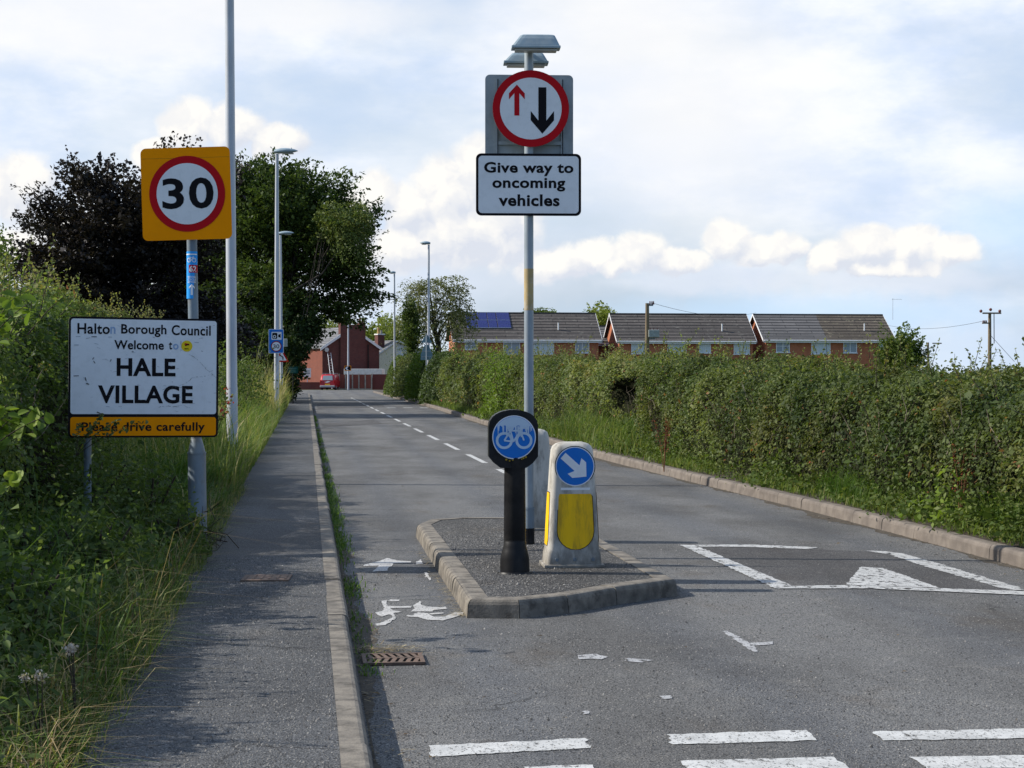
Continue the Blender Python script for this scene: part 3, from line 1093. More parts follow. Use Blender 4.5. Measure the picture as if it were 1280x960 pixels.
lantern('sign_light', X(639), X(698), zs(56), -0.12, 0.105, 0.14)
lantern('sign_light', X(631), X(686), zs(69), 0.16, 0.085, 0.14)
b = MB()
b.cyl((X(668), -0.02, top), (X(668), -0.02, top + 0.10), 0.012, 0.008, M_rust, 8)
b.cyl((0, 0, top - 0.02), (0, 0, top + 0.03), 0.045, 0.045, M_galv2, 16)
b.box((0, 0.02, zs(62)), (0.03, 0.30, 0.02), M_galv2)
b.build('light_bracket', gw)

# ------------------------------------------------------------------ keep right bollards
M_bol = plain('dirty_white_plastic', (0.56, 0.53, 0.47), 0.55, (0.42, 0.395, 0.34), 4, dirt=(0.13, 0.115, 0.095), dirt_amt=0.6, dirt_scale=6, stretch=(1.6, 1.6, 0.55), spec=.25)
# road spray thrown up the foot of the bollard and grime along it
_m, nt, _b = M_bol, M_bol.node_tree, M_bol.node_tree.nodes['Principled BSDF']
_old = _b.inputs['Base Color'].links[0].from_socket
_s = N(nt, 'ShaderNodeSeparateXYZ')
nt.links.new(objco(nt), _s.inputs[0])
_n = noise(nt, scaled(nt, objco(nt), (5, 5, 2.2)), 2.2, 6, .7)
_f = maprange(nt, math_n(nt, 'ADD', math_n(nt, 'MULTIPLY', _s.outputs[2], 1.3), _n), .92, .42, 0, .75)
_g = maprange(nt, math_n(nt, 'ADD', math_n(nt, 'MULTIPLY', _s.outputs[0], 1.1), noise(nt, scaled(nt, objco(nt), (6, 6, 1.6)), 2.0, 6, .7)), .60, .78, 0, .55)
_c = mixc(nt, _f, _old, (.105, .092, .074))
nt.links.new(mixc(nt, _g, _c, (.13, .12, .105)), _b.inputs['Base Color'])
M_boly = plain('bollard_yellow', (1.0, 0.58, 0.004), 0.45, (0.86, 0.49, 0.008), 5, dirt=(0.10, 0.075, 0.03), dirt_amt=0.42, dirt_scale=7, stretch=(1.6, 1.6, 0.3), spec=.2)
BB = gp(714.5, 707, ISL_Z)
bs = (BB - EYE).length / FPX


def make_bollard():
    r = root('keep_right_bollard', 'squat dirty white traffic bollard with blue keep right disc and yellow panel', 'bollard', (BB.x, BB.y, ISL_Z), R(-1.5),)
    w = lambda px: px * bs

    def section(z, wx, wy, rad, yoff=0.0, n=7):
        pts = []
        for (sx, sy, a0) in ((1, 1, 0), (-1, 1, 90), (-1, -1, 180), (1, -1, 270)):
            for k in range(n):
                t = R(a0 + 90 * k / (n - 1))
                pts.append((sx * (wx / 2 - rad) + rad * math.cos(t), yoff + sy * (wy / 2 - rad) + rad * math.sin(t), z))
        return pts
    b = MB()
    prof = [(0.022, .415, .325, .03), (0.10, .405, .315, .035), (0.135, .385, .30, .04), (0.20, .375, .285, .045), (0.50, .35, .25, .045), (0.80, .318, .205, .045),
            (0.865, .306, .19, .05), (0.895, .288, .172, .06), (0.915, .24, .14, .06), (0.926, .16, .10, .045)]
    b.loft([section(*p) for p in prof], M_bol)
    b.build('body', r)
    b = MB()
    b.box((0, 0, 0.012), (0.45, 0.36, 0.026), M_bol, 0.006)
    b.build('base_plate', r)
    # front face slope between z .2 and .865
    f = lambda z: -(0.1425 + (0.095 - 0.1425) * (z - 0.2) / 0.665)

    def onface(b, pts, mat, dy):
        b.face([(x, f(z) - dy, z) for x, z in pts], mat)

    def circ(cx, cz, rr, n=44):
        return [(cx + rr * math.cos(2 * math.pi * k / n), cz + rr * math.sin(2 * math.pi * k / n)) for k in range(n)]
    b = MB()
    cz, cx = 0.748, 0.012
    onface(b, circ(cx, cz, w(25.2)), S_black, 0.003)
    onface(b, circ(cx, cz, w(24.2)), S_white, 0.004)
    onface(b, circ(cx, cz, w(23)), S_blue, 0.005)
    # arrow pointing down right
    a = w(46) / 2
    d = R(-42)
    ux, uz = math.cos(d), math.sin(d)
    q = lambda l, s_: (cx + ux * l - uz * s_, cz + uz * l + ux * s_)
    L1, T1, hw = a * 0.88, a * 0.20, a * 0.56
    onface(b, [q(-L1 * .98, T1), q(-L1 * .98, -T1), q(L1 * .16, -T1), q(-L1 * .04, -hw), q(L1 * .34, -hw), q(L1 * .93, 0), q(L1 * .34, hw), q(-L1 * .04, hw), q(L1 * .16, T1)], S_white, 0.0065)
    b.build('direction_disc', r)
    b = MB()
    z0, z1, hw2 = 0.135, 0.545, w(22.5)

    def panel(e):
        pts = [(-hw2 * .92 - e, z1 - .02), (-hw2 * .86, z1 + e), (hw2 * .86, z1 + e), (hw2 * .93 + e, z1 - .02), (hw2 + e, z0 + hw2)]
        for k in range(1, 12):
            t = -math.pi * k / 12
            pts.append(((hw2 + e) * math.cos(t), z0 + hw2 + (hw2 + e) * math.sin(t)))
        pts.append((-hw2 - e, z0 + hw2))
        return [(x + 0.012, z) for x, z in pts]
    onface(b, panel(0.005), S_black, 0.003)
    onface(b, panel(0.0), M_boly, 0.0045)
    b.build('yellow_panel', r)
    b = MB()
    lz, lw = 0.582, w(18.5)
    onface(b, [(-lw + .012, lz - .011), (lw + .012, lz - .011), (lw + .015, lz), (lw + .012, lz + .011), (-lw + .012, lz + .011), (-lw + .009, lz)], S_black, 0.003)
    onface(b, [(-lw + .014, lz - .009), (lw + .01, lz - .009), (lw + .012, lz + .009), (-lw + .016, lz + .009)], S_white, 0.0042)
    b.build('strip_label', r)
    for sx in (-1, 1):       # yellow side panels
        b = MB()
        pts = [(0.16, .10), (0.16, -.07), (.20, -.10), (.52, -.088), (.55, -.08), (.55, .08), (.52, .088), (.2, .10)]
        g = lambda z: 0.5 * (0.375 + (0.318 - 0.375) * (z - .2) / .6)
        for e, m, o in ((0.006, S_black, .003), (0, M_boly, .0045)):
            b.face([(sx * (g(z) + o), y_ * (1 + e * 6), z + (e if z > .3 else -e)) for z, y_ in pts], m)
        b.build('side_panel', r)
    for x in (-.13, 0.005, .14):
        b = MB()
        b.cyl((x, -.155, .062), (x, -.168, .062), .015, .013, M_galv2, 12)
        b.build('bolt', r)
    return r


bol = make_bollard()
b2 = copy_tree(bol)
p = gp(668, 664, ISL_Z)
b2.location = (p.x + 0.0, p.y + 0.2, ISL_Z)
b2.rotation_euler[2] = R(180 - 3)
b2['label'] = 'white traffic bollard facing away, partly hidden behind the sign post on the island'
bol['group'] = b2['group'] = 'white bollards on the traffic island'

# ------------------------------------------------------------------ cycle bollard
CB = gp(643.5, 716, ISL_Z)
cs = (CB - EYE).length / FPX
cb = root('cycle_bollard', 'black column bollard with scratched blue cycle route disc at its head', 'bollard', (CB.x, CB.y, ISL_Z), YAW * 0.3)
zc = lambda py: (716 - py) * cs
b = MB()
b.tube([(0, 0, 0), (0, 0, zc(698)), (0, 0, zc(688)), (0, 0, zc(683)), (0, 0, zc(677)), (0, 0, zc(676)), (0, 0, zc(674)), (0, 0, zc(583)), (0, 0, zc(580)), (0, 0, zc(572))],
       [18.5 * cs, 18.2 * cs, 16 * cs, 14.2 * cs, 14 * cs, 13.3 * cs, 13.8 * cs, 13.2 * cs, 13.8 * cs, 13.8 * cs], M_blkpl, 32)
b.cyl((0, 0, 0), (0, 0, 0.012), 22 * cs, 21 * cs, M_blkpl, 32)
b.build('column', cb)
b = MB()
hx = -2.5 * cs
# head outline: domed top, straight cheeks, chamfered foot
hw = 30.5 * cs
out = [(-16 * cs, zc(585)), (16 * cs, zc(585)), (24 * cs, zc(579)), (hw, zc(571)), (hw, zc(533))]
for k in range(1, 12):
    t = math.pi * k / 12
    out.append((hw * math.cos(t) * 0.99, zc(533) + math.sin(t) ** 0.85 * 20 * cs))
out += [(-hw, zc(533)), (-hw, zc(571)), (-24 * cs, zc(579))]
b.prism([(x + hx, -0.07, z) for x, z in out], (0, 0.13, 0), M_blkpl)
b.build('head', cb)
b = MB()
dc = (hx + 0.5 * cs, zc(547))
dr_ = 27 * cs
b.ring(dc, dr_, 29 * cs, M_blkpl, -0.078, 48)
b.disc(dc, 29 * cs, M_blkpl, -0.0765, 48, 0.006)
b.disc(dc, dr_, S_white, -0.0785, 48)
b.disc(dc, dr_ * 0.955, S_blue, -0.0797, 48)
bicycle(b, dc[0], dc[1] - 4 * cs, 45 * cs, S_pale, -0.081)
# sun-bleached film: pale cap at the top with runs dripping down from it
rr = random.Random(4)
pts = []
R_ = dr_ * 0.94
zcap = dc[1] + R_ * 0.50
for k in range(25):
    t = math.asin(0.55) + (math.pi - 2 * math.asin(0.55)) * k / 24
    pts.append((dc[0] + R_ * math.cos(t), dc[1] + R_ * math.sin(t)))
low = [(dc[0] - R_ * 0.80 + R_ * 1.60 * k / 22, zcap - rr.uniform(-2.5, 3.5) * cs) for k in range(1, 22)]
b.face([(x, -0.0809, z) for x, z in pts + low], S_pale)
for k in range(26):
    x = dc[0] + R_ * rr.uniform(-0.86, 0.86)
    l = rr.uniform(3, 15) * cs
    wd = rr.uniform(0.5, 1.3) * cs
    z1 = min(zcap + 1 * cs, dc[1] + math.sqrt(max(R_ ** 2 - (x - dc[0]) ** 2, 0)))
    z0 = max(z1 - l, dc[1] - math.sqrt(max(R_ ** 2 - (x - dc[0]) ** 2, 0)))
    b.face([(x - wd, -0.0812 - .0002 * k, z1), (x + wd, -0.0812 - .0002 * k, z1), (x + wd * .4, -0.0812 - .0002 * k, z0), (x - wd * .4, -0.0812 - .0002 * k, z0)], S_pale)
b.build('cycle_disc', cb)
M_lichen = plain('lichen', (0.42, 0.28, 0.02), 0.95, (0.15, 0.11, 0.02), 40)
b = MB()
for (x, z, r) in ((-9, 574.5, 1.6), (-5, 576, 1.3), (-1, 575, 1.4), (12, 572.5, 1.8), (15, 571.5, 1.6), (10, 574, 1.1)):
    b.cyl((hx + x * cs, -0.07, zc(z)), (hx + x * cs, -0.083, zc(z)), r * cs, r * .7 * cs, M_lichen, 8)
tag(b.build('lichen', cb), 'yellow lichen along the disc rim', kind='stuff')

# ------------------------------------------------------------------ 30 limit sign and its stepped post
LB = gp(247, 684, 0.12)
ls = (LB - EYE).length / FPX
lz = lambda py: at(245, py, LB.y).z
lx = lambda px: (px - 247) * ls
l30 = root('speed_limit_sign', 'yellow square 30 speed limit sign on a stepped galvanised post beside the footpath', 'road sign', (LB.x, LB.y, 0.08), YAW)
O = 0.08
b = MB()
b.tube([(0.003, 0, 0), (-.006, 0, lz(568) - O), (-.008, 0, lz(556) - O), (-.01, 0, lz(548) - O)], [11.3 * ls, 11.1 * ls, 8.5 * ls, 6.4 * ls], M_galv2, 24)
b.cyl((-.0065, 0, lz(567.5) - O), (-.0065, 0, lz(565) - O), 11.6 * ls, 11.5 * ls, M_galv2, 24)
b.build('base_section', l30)
b = MB()
tilt = (lx(239.5), 0, lz(250) - O)
b.tube([(-.01, 0, lz(549) - O), (lx(242), 0, lz(395) - O), tilt], [6.4 * ls, 6.3 * ls, 6.3 * ls], M_galv2, 20)
b.build('post', l30)
b = MB()
cx, cz = (lx(235.3), lz(243) - O)
b.M = Matrix.Translation((cx, 0, cz)) @ Matrix.Rotation(R(-1.6), 4, 'Y')
wd = 109 * ls
hg = 112.5 * ls
b.rrect((0, 0), wd, hg, 0.045, S_yell, -0.062, 0.004, S_back)
b.rrect((0, hg / 2 - .085), wd * 0.985, 0.003, 0.001, flat('yellow_seam', (0.55, 0.25, 0.01)), -0.0635)
rc = (1.2 * ls, -0.2 * ls)
b.disc(rc, 46.3 * ls, S_red, -0.0645, 56)
b.disc(rc, 37.3 * ls, S_white, -0.0660, 56)
b.text('3', (rc[0] - 17.2 * ls, rc[1] + .5 * ls), 26.5 * ls, 37.5 * ls, S_black, -0.0675, 0.022)
b.text('0', (rc[0] + 17.2 * ls, rc[1] + .5 * ls), 30 * ls, 38 * ls, S_black, -0.0675, 0.022)
b.build('sign_plate', l30)
for z in (lz(215) - O, lz(275) - O):
    b = MB()
    b.box((lx(239.5), -.05, z), (.12, .016, .03), M_galv2)
    b.cyl((lx(239.5), 0, z - .014), (lx(239.5), 0, z + .014), .047, .047, M_galv2, 14)
    b.build('clamp', l30)
# the blue cycle route sticker wrapped round the post
S_lblue = flat('sticker_blue', (0.03, 0.33, 0.80))
b = MB()
r0 = 6.3 * ls + 0.002
def wrap(b, z0, z1, a0, a1, mat, rr, n=14):
    zA, zB = lz(z0) - O, lz(z1) - O
    xo = lambda z: lx(240.6)
    rings = [[(xo(z) + rr * math.sin(R(a0 + (a1 - a0) * k / n)), -rr * math.cos(R(a0 + (a1 - a0) * k / n)), z) for k in range(n + 1)] for z in (zA, zB)]
    vs = rings[0] + rings[1]
    b._add(vs, [(k, k + 1, n + 2 + k, n + 1 + k) for k in range(n)], mat, True)
wrap(b, 373.5, 314.5, -85, 85, S_lblue, r0)
wrap(b, 341, 331.5, -25, 85, S_red, r0 + .0012)
wrap(b, 319, 317.5, -70, 70, S_white, r0 + .0012)


def bent_text(b, txt, cx, cz, w_, h_, mat, bold=0.02):
    t = MB()
    t.text(txt, (cx, cz), w_, h_, mat, 0, bold)
    rr = r0 + .0026
    b._add([(lx(240.6) + rr * math.sin(x / rr), -rr * math.cos(x / rr), z) for x, y_, z in t.v], t.f, mat)


bent_text(b, '62', 2.2 * ls, lz(336.3) - O, 9 * ls, 7.4 * ls, S_white, 0.03)
for i, t in enumerate(('NATIONAL', 'CYCLE', 'NETWORK')):
    bent_text(b, t, 1.0 * ls, lz(346.5 + 3.2 * i) - O, 11 * ls, 2.4 * ls, S_white, 0.02)
t = MB()
bicycle(t, .5 * ls, lz(325.5) - O, 12 * ls, S_white, 0)
rr_ = r0 + .0024
b._add([(lx(240.6) + (rr_ - y_) * math.sin(x / rr_), -(rr_ - y_) * math.cos(x / rr_), z) for x, y_, z in t.v], t.f, S_white)
t = MB()
up_arrow(t, 0.8 * ls, lz(369) - O, lz(355.5) - O, 2.6 * ls, 7.5 * ls, 4.2 * ls, S_white, 0)
t.f = [[0, 1, 2, 8], [2, 3, 4, 5], [8, 2, 5], [8, 5, 6, 7]]
t.m = [S_white] * 4
b._add([(lx(240.6) + rr_ * math.sin(x / rr_), -rr_ * math.cos(x / rr_), z) for x, y_, z in t.v], t.f, S_white)
b.build('route_sticker', l30)

# ------------------------------------------------------------------ village name sign
VD = LB.y - 0.42
vs_ = VD / FPX * 1.0
pl = at(180.5, 472, VD)
vyaw = YAW + R(20)
vil = root('village_sign', 'white HALE VILLAGE welcome sign with black border, stickers and orange drive carefully strip', 'road sign', (pl.x, pl.y, 0.12), vyaw)
vw = 182 * vs_ / math.cos(R(20)) * 0.94
vh = 147 * vs_
vz = pl.z - 0.12
b = MB()
b.M = Matrix.Translation((0, 0, vz)) @ Matrix.Rotation(R(0.5), 4, 'Y')
b.rrect((0, 0), vw, vh, 0.035, S_black, -0.002, 0.004, S_back)
uu = lambda u: (u - 0.5) * vw
vv = lambda v: (0.5 - v) * vh
b.rrect((0, (vv(.017) + vv(.805)) / 2), vw * .972, vv(.017) - vv(.805), 0.022, S_white, -0.0035)
b.rrect((0, (vv(.83) + vv(.985)) / 2), vw * .972, vv(.83) - vv(.985), 0.02, S_yell, -0.0035)


def vt(txt, u0, u1, v0, v1, bold, mat=None, y=-.0055, sp=1.0):
    b.text(txt, ((uu(u0) + uu(u1)) / 2, (vv(v0) + vv(v1)) / 2), uu(u1) - uu(u0), vv(v0) - vv(v1), mat or S_black, y, bold, sp)


vt('Halto', .056, .268, .054, .142, .020, sp=1.05)
vt('n', .272, .305, .080, .138, .010, S_ghost)
vt('Borough', .343, .645, .056, .160, .020, sp=1.05)
vt('Council', .680, .945, .056, .142, .020, sp=1.05)
vt('Welcome', .298, .628, .190, .266, .022, sp=1.04)
vt('t', .662, .684, .198, .262, .016)
vt('o', .690, .727, .214, .262, .016, S_ghost)
vt('HALE', .315, .708, .338, .488, .030, sp=1.06)
vt('VILLAGE', .193, .826, .565, .716, .028, sp=1.05)
vt('Please drive carefully', .088, .910, .872, .968, .022, sp=1.06)
S_stk = flat('sticker_yellow', (0.86, 0.62, 0.02))
sc_ = (uu(.783), vv(.232))
b.disc(sc_, vw * .038, S_stk, -.0052, 28)
b.bar((sc_[0] - .018, sc_[1] + .018), (sc_[0] + .02, sc_[1] + .012), .012, S_red, -.0066)
b.bar((sc_[0] - .014, sc_[1] + .004), (sc_[0] + .016, sc_[1] + .016), .009, S_black, -.0072)
b.text('MVC', (sc_[0], sc_[1] - .022), .034, .013, S_black, -.0066, .02)
# scratches, chips and grime lines
rr = random.Random(12)
S_scr = flat('grey_scratch', (0.10, 0.10, 0.10), 0.8)
S_scr2 = flat('pale_grey_scratch', (0.36, 0.40, 0.44), 0.8)
n = 0
def scr(u0, v0, u1, v1, w_, mat):
    global n
    n += 1
    b.bar((uu(u0), vv(v0)), (uu(u1), vv(v1)), w_, mat, -.0058 - .00002 * n)
for path in ([(.62, .60), (.70, .585), (.78, .545), (.82, .50), (.90, .485), (.97, .47)], [(.80, .30), (.85, .34), (.90, .40), (.93, .44), (.99, .50)],
             [(.63, .565), (.72, .57), (.80, .60)], [(.70, .74), (.76, .73), (.82, .76)], [(.10, .50), (.12, .545), (.135, .56)], [(.60, .745), (.66, .735), (.74, .748)], [(.745, .19), (.745, .285)]):
    for (a, c) in zip(path[:-1], path[1:]):
        for k in range(3):
            f0, f1 = k / 3, (k + rr.uniform(.55, 1)) / 3
            j = lambda: rr.uniform(-.004, .004)
            scr(a[0] + (c[0] - a[0]) * f0 + j(), a[1] + (c[1] - a[1]) * f0 + j(), a[0] + (c[0] - a[0]) * f1 + j(), a[1] + (c[1] - a[1]) * f1 + j(), rr.uniform(.0012, .003), S_scr if rr.random() < .55 else S_scr2)
for (u, v, l, a, w_) in ((.16, .345, .02, 1.0, .006), (.168, .375, .022, -1.1, .006), (.275, .36, .02, 1.2, .006), (.112, .515, .03, -1.3, .007), (.125, .555, .02, -.3, .008), (.165, .165, .035, 0, .006),
                         (.06, .165, .03, 0, .004), (.05, .235, .03, 0, .005), (.05, .49, .035, .05, .006), (.27, .165, .025, 0, .004), (.2, .795, .03, -.5, .008), (.42, .285, .012, .1, .006), (.85, .20, .03, 0, .004)):
    scr(u - l / 2 * math.cos(a), v + l / 2 * math.sin(a), u + l / 2 * math.cos(a), v - l / 2 * math.sin(a), w_, S_scr if w_ > .0055 else S_scr2)
for k in range(60):
    u, v, a, l = rr.uniform(.03, .97), rr.uniform(.05, .79), rr.uniform(-.5, .5), rr.uniform(.004, .03)
    scr(u, v, u + l * math.cos(a), v + l * math.sin(a), rr.uniform(.0008, .0028), S_scr if rr.random() < .35 else S_scr2)
b.build('sign_plate', vil)
lp = at(112, 545, VD - 0.2)
inv = Matrix.Rotation(-vyaw, 4, 'Z')
lpl = inv @ (Vector((lp.x, lp.y, 0)) - Vector((pl.x, pl.y, 0)))
for xx, rr_, mm in ((lpl.x, 0.030, M_galv2),):
    b = MB()
    b.cyl((xx, .036, 0.0), (xx, .036, vz + vh * .4), rr_, rr_, mm, 16)
    b.build('post', vil)
for z in (vz - vh * .32, vz + vh * .25):
    b = MB()
    b.box((0, .012, z), (vw * .9, .016, .03), M_galv2)
    b.build('rail', vil)

# ------------------------------------------------------------------ street lamps
def lamp(px, Y, top_z, r0, r1, lean_px=0.0, lan=0.72, side=1, label='', lb=True):
    """tapering post with a pod lantern on top reaching to side"""
    p = at(px, 480, Y)
    o = root('street_lamp', label, 'street lamp', (p.x, p.y, 0.05), YAW, 'street lamps along the road')
    b = MB()
    lean = lean_px * Y / FPX
    b.tube([(0, 0, -.1), (lean * .15, 0, 1.3), (lean * .16, 0, 1.32), (lean, 0, top_z)], [r0, r0 * .97, r0 * .92, r1], M_pole, 20)
    b.build('post', o)
    b = MB()
    L = lan
    cz_ = top_z + .06
    rings = []
    for k in range(9):
        t = k / 8
        x = side * (-.08 + (L + .08) * t)
        hh = (.045 + .065 * math.sin(math.pi * min(1, t * .95 + .12)))
        ww = (.05 + .11 * math.sin(math.pi * min(1, t * .9 + .12)))
        if k == 8:
            hh, ww = .012, .03
        rings.append([(lean + x, ww * math.cos(a), cz_ + .03 * t + hh * math.sin(a) * (1.0 if math.sin(a) > 0 else .55)) for a in [2 * math.pi * i / 12 for i in range(12)]])
    b.loft(rings, M_lantern)
    b.build('lantern', o)
    b = MB()
    b.box((lean + side * L * .55, 0, cz_ - .045), (L * .5, .17, .03), M_lamp_under, .008)
    b.build('lens', o)
    return o


lamp(290.5, 25.0, 8.3, 0.082, 0.062, -4.0, label='nearest street lamp post, tall and pale grey, rising out of the top of the picture')
L2 = lamp(345.5, 53.0, 8.05, 0.082, 0.052, 1.0, label='grey street lamp carrying the blue speed camera sign', side=1, lan=.62)
L3 = lamp(351.8, 82.0, 7.9, 0.08, 0.05, -1.0, label='slim grey street lamp just behind the speed camera lamp post, against the dark trees', lan=.62)
R1 = lamp(535.5, 88.0, 7.95, 0.075, 0.05, .5, lan=.45, side=-1, label='street lamp in front of the weeping birch on the right of the road')
R2 = lamp(493.5, 113.0, 7.9, 0.075, 0.05, -.5, lan=.35, side=-1, label='farther street lamp left of the weeping birch, with a short lantern')

# speed camera sign hung on the second lamp
Yc = 52.75
q = Yc / FPX
c = at(345.3, 426.5, Yc)
cam_s = root('speed_camera_sign', 'blue speed camera sign with a 30 ring clamped to a lamp post', 'road sign', (c.x, c.y, c.z), YAW)
b = MB()
b.rrect((0, 0), 18.6 * q, 30 * q, .03, S_white, -.03, .004, S_back)
b.rrect((0, 0), 17.4 * q, 28.8 * q, .025, S_lblue if False else S_blue, -.0318)
b.rrect((.5 * q, 6.6 * q), 12.6 * q, 9.8 * q, .02, S_white, -.0335)
b.rrect((-1.6 * q, 6.6 * q), 6.2 * q, 7.4 * q, .03, S_black, -.0355)
b.disc((-1.9 * q, 5.6 * q), 2.0 * q, S_white, -.037, 18)
b.disc((-1.9 * q, 5.6 * q), 1.1 * q, S_black, -.0385, 18)
b.face([(2.6 * q, -.0355, 8 * q), (2.6 * q, -.0355, 5.2 * q), (5.6 * q, -.0355, 4.2 * q), (5.6 * q, -.0355, 9 * q)], S_black)
b.disc((.2 * q, -6.4 * q), 6.7 * q, S_black, -.0335, 32)
b.disc((.2 * q, -6.4 * q), 6.3 * q, S_red, -.0345, 32)
b.disc((.2 * q, -6.4 * q), 5.5 * q, S_white, -.036, 32)
b.text('30', (.2 * q, -6.4 * q), 7.6 * q, 5.0 * q, S_black, -.0375, .01)
b.build('sign_plate', cam_s)
for z in (-6 * q, 6 * q):
    b = MB()
    b.box((0, -.016, z), (.2, .02, .04), M_galv2)
    b.cyl((0, .09, z - .02), (0, .09, z + .02), .088, .088, M_galv2, 14)
    b.build('clamp', cam_s)
c = at(357, 428.5, Yc + .35)
b = MB()
b.box((0, 0, 0), (4.5 * q, .12, 10 * q), plain('grey_box', (.42, .45, .40), .6), .01)
b.box((-.06, .0, 0), (.16, .03, .03), M_galv2)
tag(b.build('junction_box', None, c), 'small pale grey box on the lamp post behind the camera sign', 'junction box')

# bend warning triangle on the third lamp
Yt = 81.7
q = Yt / FPX
c = at(352.5, 445, Yt)
tri = root('bend_warning_sign', 'red triangle warning sign with a bend arrow, half hidden by the lamp post', 'road sign', (c.x, c.y, c.z), YAW)


def triangle(s, zb, cx=0):
    h = s * .866
    P_ = [(-s / 2, zb), (s / 2, zb), (0, zb + h)]
    out = []
    ctr_ = (0, zb + h / 3)
    for i in range(3):
        p_, a_, c_ = P_[i], P_[i - 1], P_[(i + 1) % 3]
        for t in (a_, c_):
            out.append((cx + p_[0] + (t[0] - p_[0]) * .06, p_[1] + (t[1] - p_[1]) * .06))
    return out


b = MB()
pts = triangle(18.5 * q, -7.5 * q)
b.prism([(x, -.06, z) for x, z in pts], (0, .004, 0), S_red, S_back, S_back)
b.face([(x, -.062, z) for x, z in triangle(12.2 * q, -5.6 * q)], S_white)
b.bar((1.4 * q, -4.6 * q), (1.4 * q, -1.4 * q), 1.3 * q, S_black, -.064)
b.bar((1.7 * q, -1.8 * q), (-1.6 * q, .6 * q), 1.3 * q, S_black, -.0648)
b.face([(-2.8 * q, -.0655, 1.2 * q), (-.8 * q, -.0655, 1.6 * q), (-1.6 * q, -.0655, -.6 * q)], S_black)
b.build('sign_plate', tri)
for z in (-4 * q, 2 * q):
    b = MB()
    b.box((0, -.04, z), (.2, .03, .04), M_galv2)
    b.build('clamp', tri)

# small green notice under the trees, their shade put into its colours
Yn = 84.0
q = Yn / FPX
c = at(366, 462.5, Yn)
S_green = flat('sign_green_shaded', (0.006, .055, .04))
S_greenl = flat('sign_green_pale_shaded', (0.06, .15, .13))
g = root('green_sign', 'small dark green notice board under the trees, their shade put into its colour', 'road sign', (c.x, c.y, 0), YAW)
b = MB()
b.rrect((0, c.z), 13 * q, 8.5 * q, .03, S_green, 0, .006, S_back)
for z, wd in ((2, 9), (-.2, 7), (-2.4, 8)):
    b.rrect((0, c.z + z * q), wd * q, 1.0 * q, .008, S_greenl, -.002)
b.build('sign_plate', g)
b = MB()
b.cyl((0, .04, 0), (0, .04, c.z + 4 * q), .03, .03, M_blkpl, 10)  # black stands for a grey post in tree shade
b.build('post', g)

# back of the signs at the right
Yb_ = 87.5
q = Yb_ / FPX
c = at(533.2, 440, Yb_)
M_tealback = plain('teal_grey_back', (0.15, .24, .27), .6, (0.12, .19, .21))
g = root('warning_sign_back', 'grey back of a triangle sign on a thin post by the clipped hedge', 'road sign', (c.x, c.y, 0), YAW)
b = MB()
b.cyl((0, 0, 0), (0, 0, at(533, 417, Yb_).z), .035, .035, M_galv, 12)
b.build('post', g)
z0 = at(533, 428.5, Yb_).z
b = MB()
b.prism([(x, .05, z) for x, z in triangle(14 * q, z0)], (0, .005, 0), M_tealback, S_red, M_tealback)
b.build('triangle_plate', g)
b = MB()
zt, zb = at(533, 431, Yb_).z, at(533, 450, Yb_).z
b.prism([(-2.5 * q, .05, zt), (-7.5 * q, .05, zt - 12 * q), (-7.5 * q, .05, zb), (7.5 * q, .05, zb), (7.5 * q, .05, zt - 12 * q), (2.5 * q, .05, zt)], (0, .005, 0), M_tealback, S_white, M_tealback)
b.build('lower_plate', g)
for z in (zb + 4 * q, zt - 8 * q):
    b = MB()
    b.box((0, .042, z), (12 * q, .012, .035), S_back)
    b.build('rail', g)
# ------------------------------------------------------------------ houses beyond the hedge
M_brick = brick_mat('orange_brick', (0.46, 0.13, 0.05), (0.36, 0.10, 0.045), (0.30, 0.17, 0.10))
M_brick_shade = brick_mat('shaded_red_brick', (0.135, 0.034, 0.026), (0.09, 0.025, 0.02), (0.08, 0.045, 0.038))  # end house brick with the gable's shade put into the colour
M_brick_lit = brick_mat('sunlit_red_brick', (0.20, 0.042, 0.02), (0.15, 0.034, 0.018), (0.13, 0.06, 0.04))  # the same house's brick with sunlight put into the colour
M_tile = tile_mat('concrete_tile', (0.075, 0.064, 0.057), (0.10, 0.086, 0.076), (0.27, 0.26, 0.22), 0.26)
M_tile2 = tile_mat('grey_concrete_tile', (0.115, 0.11, 0.108), (0.14, 0.132, 0.128), (0.22, 0.22, 0.21), 0.26, 0.3)
M_tile3 = tile_mat('lichen_tile', (0.085, 0.068, 0.05), (0.115, 0.092, 0.068), (0.30, 0.27, 0.17), 0.26, 0.75)
M_slate = tile_mat('slate', (0.13, 0.13, 0.135), (0.17, 0.17, 0.175), (0.22, 0.22, 0.2), 0.24, 0.3)
M_upvc = plain('white_window_frame', (0.75, 0.76, 0.76), 0.4)
M_fascia = plain('white_fascia', (0.72, 0.73, 0.73), 0.5, dirt=(0.5, 0.5, 0.48))
m, nt, bs_ = nodes_of('window_glass')
bs_.inputs['Base Color'].default_value = c4((0.22, 0.26, 0.28))
bs_.inputs['Roughness'].default_value = 0.06
bs_.inputs['Specular IOR Level'].default_value = 0.9
M_glass = m
m, nt, bs_ = nodes_of('curtained_glass')
cu = noise(nt, scaled(nt, objco(nt), (9, 1, 0.4)), 1.0, 2)
nt.links.new(mixc(nt, cu, (0.38, 0.46, 0.48), (0.56, 0.62, 0.62)), bs_.inputs['Base Color'])
bs_.inputs['Roughness'].default_value = 0.12
bs_.inputs['Specular IOR Level'].default_value = 0.8
M_curt = m
m, nt, bs_ = nodes_of('solar_cells')
s = N(nt, 'ShaderNodeSeparateXYZ')
nt.links.new(objco(nt), s.inputs[0])
cb_ = N(nt, 'ShaderNodeCombineXYZ', i_0=s.outputs[0], i_1=s.outputs[2])
